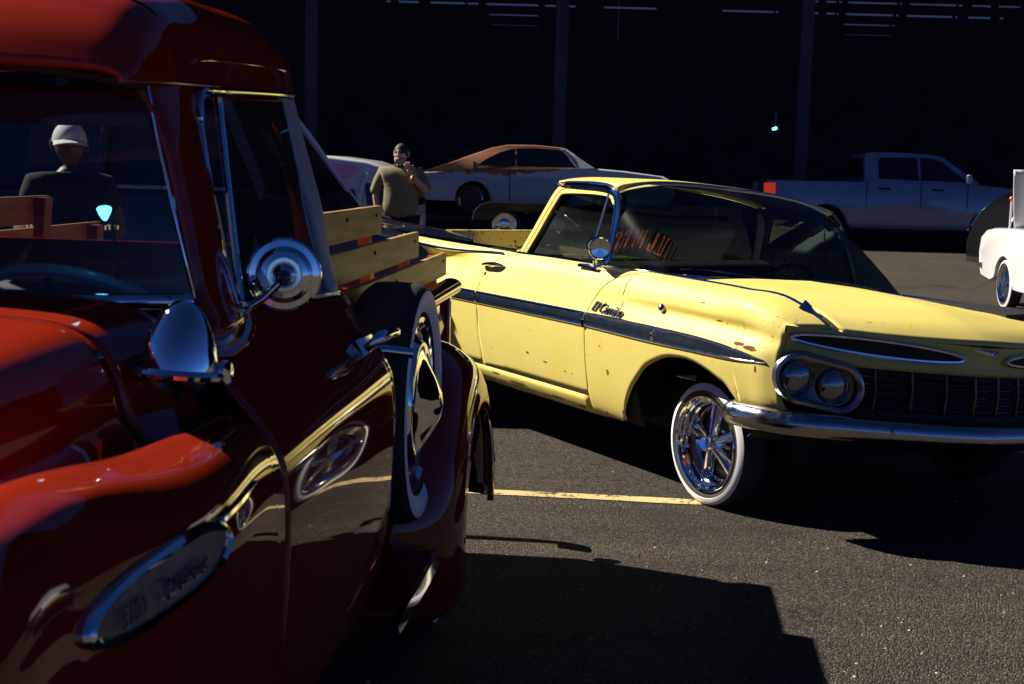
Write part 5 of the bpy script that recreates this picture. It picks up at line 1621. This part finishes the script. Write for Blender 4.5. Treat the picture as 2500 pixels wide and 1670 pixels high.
# body (skin): legs to neck and arms; clothes over it
skin_mesh('body', [((0,0,.95),(.15,.12)), ((0,0,1.15),(.17,.15)), ((0,0,1.36),(.17,.12)), ((0,.01,1.48),.08), ((0,0,1.56),.062),
    ((-.20,0,1.44),.07), ((-.285,.01,1.20),.052), ((-.25,-.03,.97),.040), ((.20,0,1.44),.07), ((.315,-.06,1.24),.052), ((.14,-.24,1.42),.042),
    ((-.11,0,.88),.10), ((-.12,.0,.48),.07), ((-.13,.02,.09),.05), ((.11,0,.88),.10), ((.13,.0,.48),.07), ((.15,.02,.09),.05)],
    [(0,1),(1,2),(2,3),(3,4),(2,5),(5,6),(6,7),(2,8),(8,9),(9,10),(0,11),(11,12),(12,13),(0,14),(14,15),(15,16)], M['skin'], mn)
skin_mesh('shirt', [((0,0,.93),(.205,.19)), ((0,-.04,1.08),(.235,.225)), ((0,-.02,1.26),(.225,.19)), ((0,.0,1.42),(.19,.13)), ((0,.01,1.50),(.085,.08)),
    ((-.20,0,1.44),.098), ((-.27,.01,1.26),.088), ((-.285,.01,1.18),.092), ((.20,0,1.44),.098), ((.275,-.04,1.30),.088), ((.305,-.06,1.22),.092)],
    [(0,1),(1,2),(2,3),(3,4),(3,5),(5,6),(6,7),(3,8),(8,9),(9,10)], M['olive'], mn)
skin_mesh('trousers', [((0,0,.95),(.19,.17)), ((-.11,0,.86),(.13,.13)), ((-.12,0,.48),.098), ((-.13,.02,.06),.085), ((.11,0,.86),(.13,.13)), ((.13,0,.48),.098), ((.15,.02,.06),.085)],
    [(0,1),(1,2),(2,3),(0,4),(4,5),(5,6)], M['dark_cloth'], mn)
for x in (-.13, .15):
    box('shoe', (.10, .28, .09), (x, -.05, .045), M['black'], mn, bevel=.03)
tube('collar', [(.082 * math.cos(a), .01 + .075 * math.sin(a), 1.535 - .012 * math.sin(a) * -1) for a in np.linspace(0, 2 * math.pi, 24, endpoint=False)], .012, M['dark_cloth'], mn, closed=True, n=8)
hd = head_mesh(mn, (0.0, -.02, 1.665), R(-14), M['skin'], 1.0, R(-4))
rows = []
for th in np.linspace(.02, 1.65, 14):
    rows.append([((.083 * math.sin(th)) * math.sin(ph), -(.104 * math.sin(th)) * math.cos(ph) + .006, (.112 * math.cos(th)) + (.012 if math.cos(ph) > .4 else -.030 * (1 - math.cos(ph)) * (th / 1.65) ** 3)) for ph in np.linspace(0, 2 * math.pi, 30, endpoint=False)])
grid_obj('hair', rows, M['hair'], hd, wrap_v=True)
rows = []
for a in np.linspace(-1.5, 1.5, 16):
    rows.append([(.066 * math.sin(a) * k, -.086 * math.cos(a) * k - .004, z) for z, k in ((-.05, 1.0), (-.07, 1.03), (-.095, .95), (-.114, .66), (-.118, .3))])
grid_obj('beard', rows, M['grey_hair'], hd, thick=.012)
hand(mn, (-.25, -.035, .96), (.08, -.12, -1), 1, M['skin'])
hand(mn, (.135, -.245, 1.43), (-.42, .35, 1), -1, M['skin'], curl=.9)

# man in a white cap beyond the truck, seen through the cab
m2 = empty('person', (-2.34, 7.55, 0), R(20), 'person in white cap and dark shirt seen through the red truck cab', 'person')
skin_mesh('body', [((0,0,.95),(.13,.10)), ((0,0,1.15),(.14,.11)), ((0,0,1.36),(.15,.10)), ((0,.01,1.46),.07), ((0,0,1.52),.055),
    ((-.18,0,1.40),.06), ((-.25,-.02,1.16),.047), ((-.20,-.22,1.20),.036), ((.18,0,1.40),.06), ((.25,-.02,1.16),.047), ((.20,-.22,1.20),.036),
    ((-.10,0,.88),.09), ((-.11,.0,.48),.065), ((-.12,.02,.09),.048), ((.10,0,.88),.09), ((.11,.0,.48),.065), ((.12,.02,.09),.048)],
    [(0,1),(1,2),(2,3),(3,4),(2,5),(5,6),(6,7),(2,8),(8,9),(9,10),(0,11),(11,12),(12,13),(0,14),(14,15),(15,16)], M['brown_skin'], m2)
skin_mesh('shirt', [((0,0,.92),(.17,.13)), ((0,0,1.12),(.175,.14)), ((0,0,1.33),(.18,.125)), ((0,.01,1.475),(.078,.075)), ((-.18,0,1.395),.088), ((-.225,-.01,1.24),.076), ((.18,0,1.395),.088), ((.225,-.01,1.24),.076)],
    [(0,1),(1,2),(2,3),(2,4),(4,5),(2,6),(6,7)], M['dark_cloth'], m2)
skin_mesh('trousers', [((0,0,.94),(.155,.13)), ((-.10,0,.85),(.11,.11)), ((-.11,0,.48),.085), ((-.12,.02,.06),.075), ((.10,0,.85),(.11,.11)), ((.11,0,.48),.085), ((.12,.02,.06),.075)],
    [(0,1),(1,2),(2,3),(0,4),(4,5),(5,6)], M['dark_cloth'], m2)
for x in (-.12, .12):
    box('shoe', (.10, .27, .09), (x, -.05, .045), M['black'], m2, bevel=.03)
hd = head_mesh(m2, (0, -.01, 1.615), 0, M['brown_skin'])
rows = []
for th in np.linspace(.02, 1.62, 12):
    rows.append([((.088 * math.sin(th)) * math.sin(ph), -(.108 * math.sin(th)) * math.cos(ph), .022 + .104 * math.cos(th)) for ph in np.linspace(0, 2 * math.pi, 28, endpoint=False)])
cp = grid_obj('cap', rows, M['white_cloth'], hd, wrap_v=True)
rows = [[(.088 * math.sin(a) * (1 + .05 * f), -.100 * math.cos(a) - .075 * f * math.cos(a * .8), .030 - .022 * f - .02 * (1 - math.cos(a)) ) for f in np.linspace(0, 1, 5)] for a in np.linspace(-1.15, 1.15, 14)]
grid_obj('cap_peak', rows, M['white_cloth'], cp, thick=.005)
hand(m2, (-.20, -.225, 1.20), (.1, -1, .1), -1, M['brown_skin'])
hand(m2, (.20, -.225, 1.20), (-.1, -1, .1), 1, M['brown_skin'])
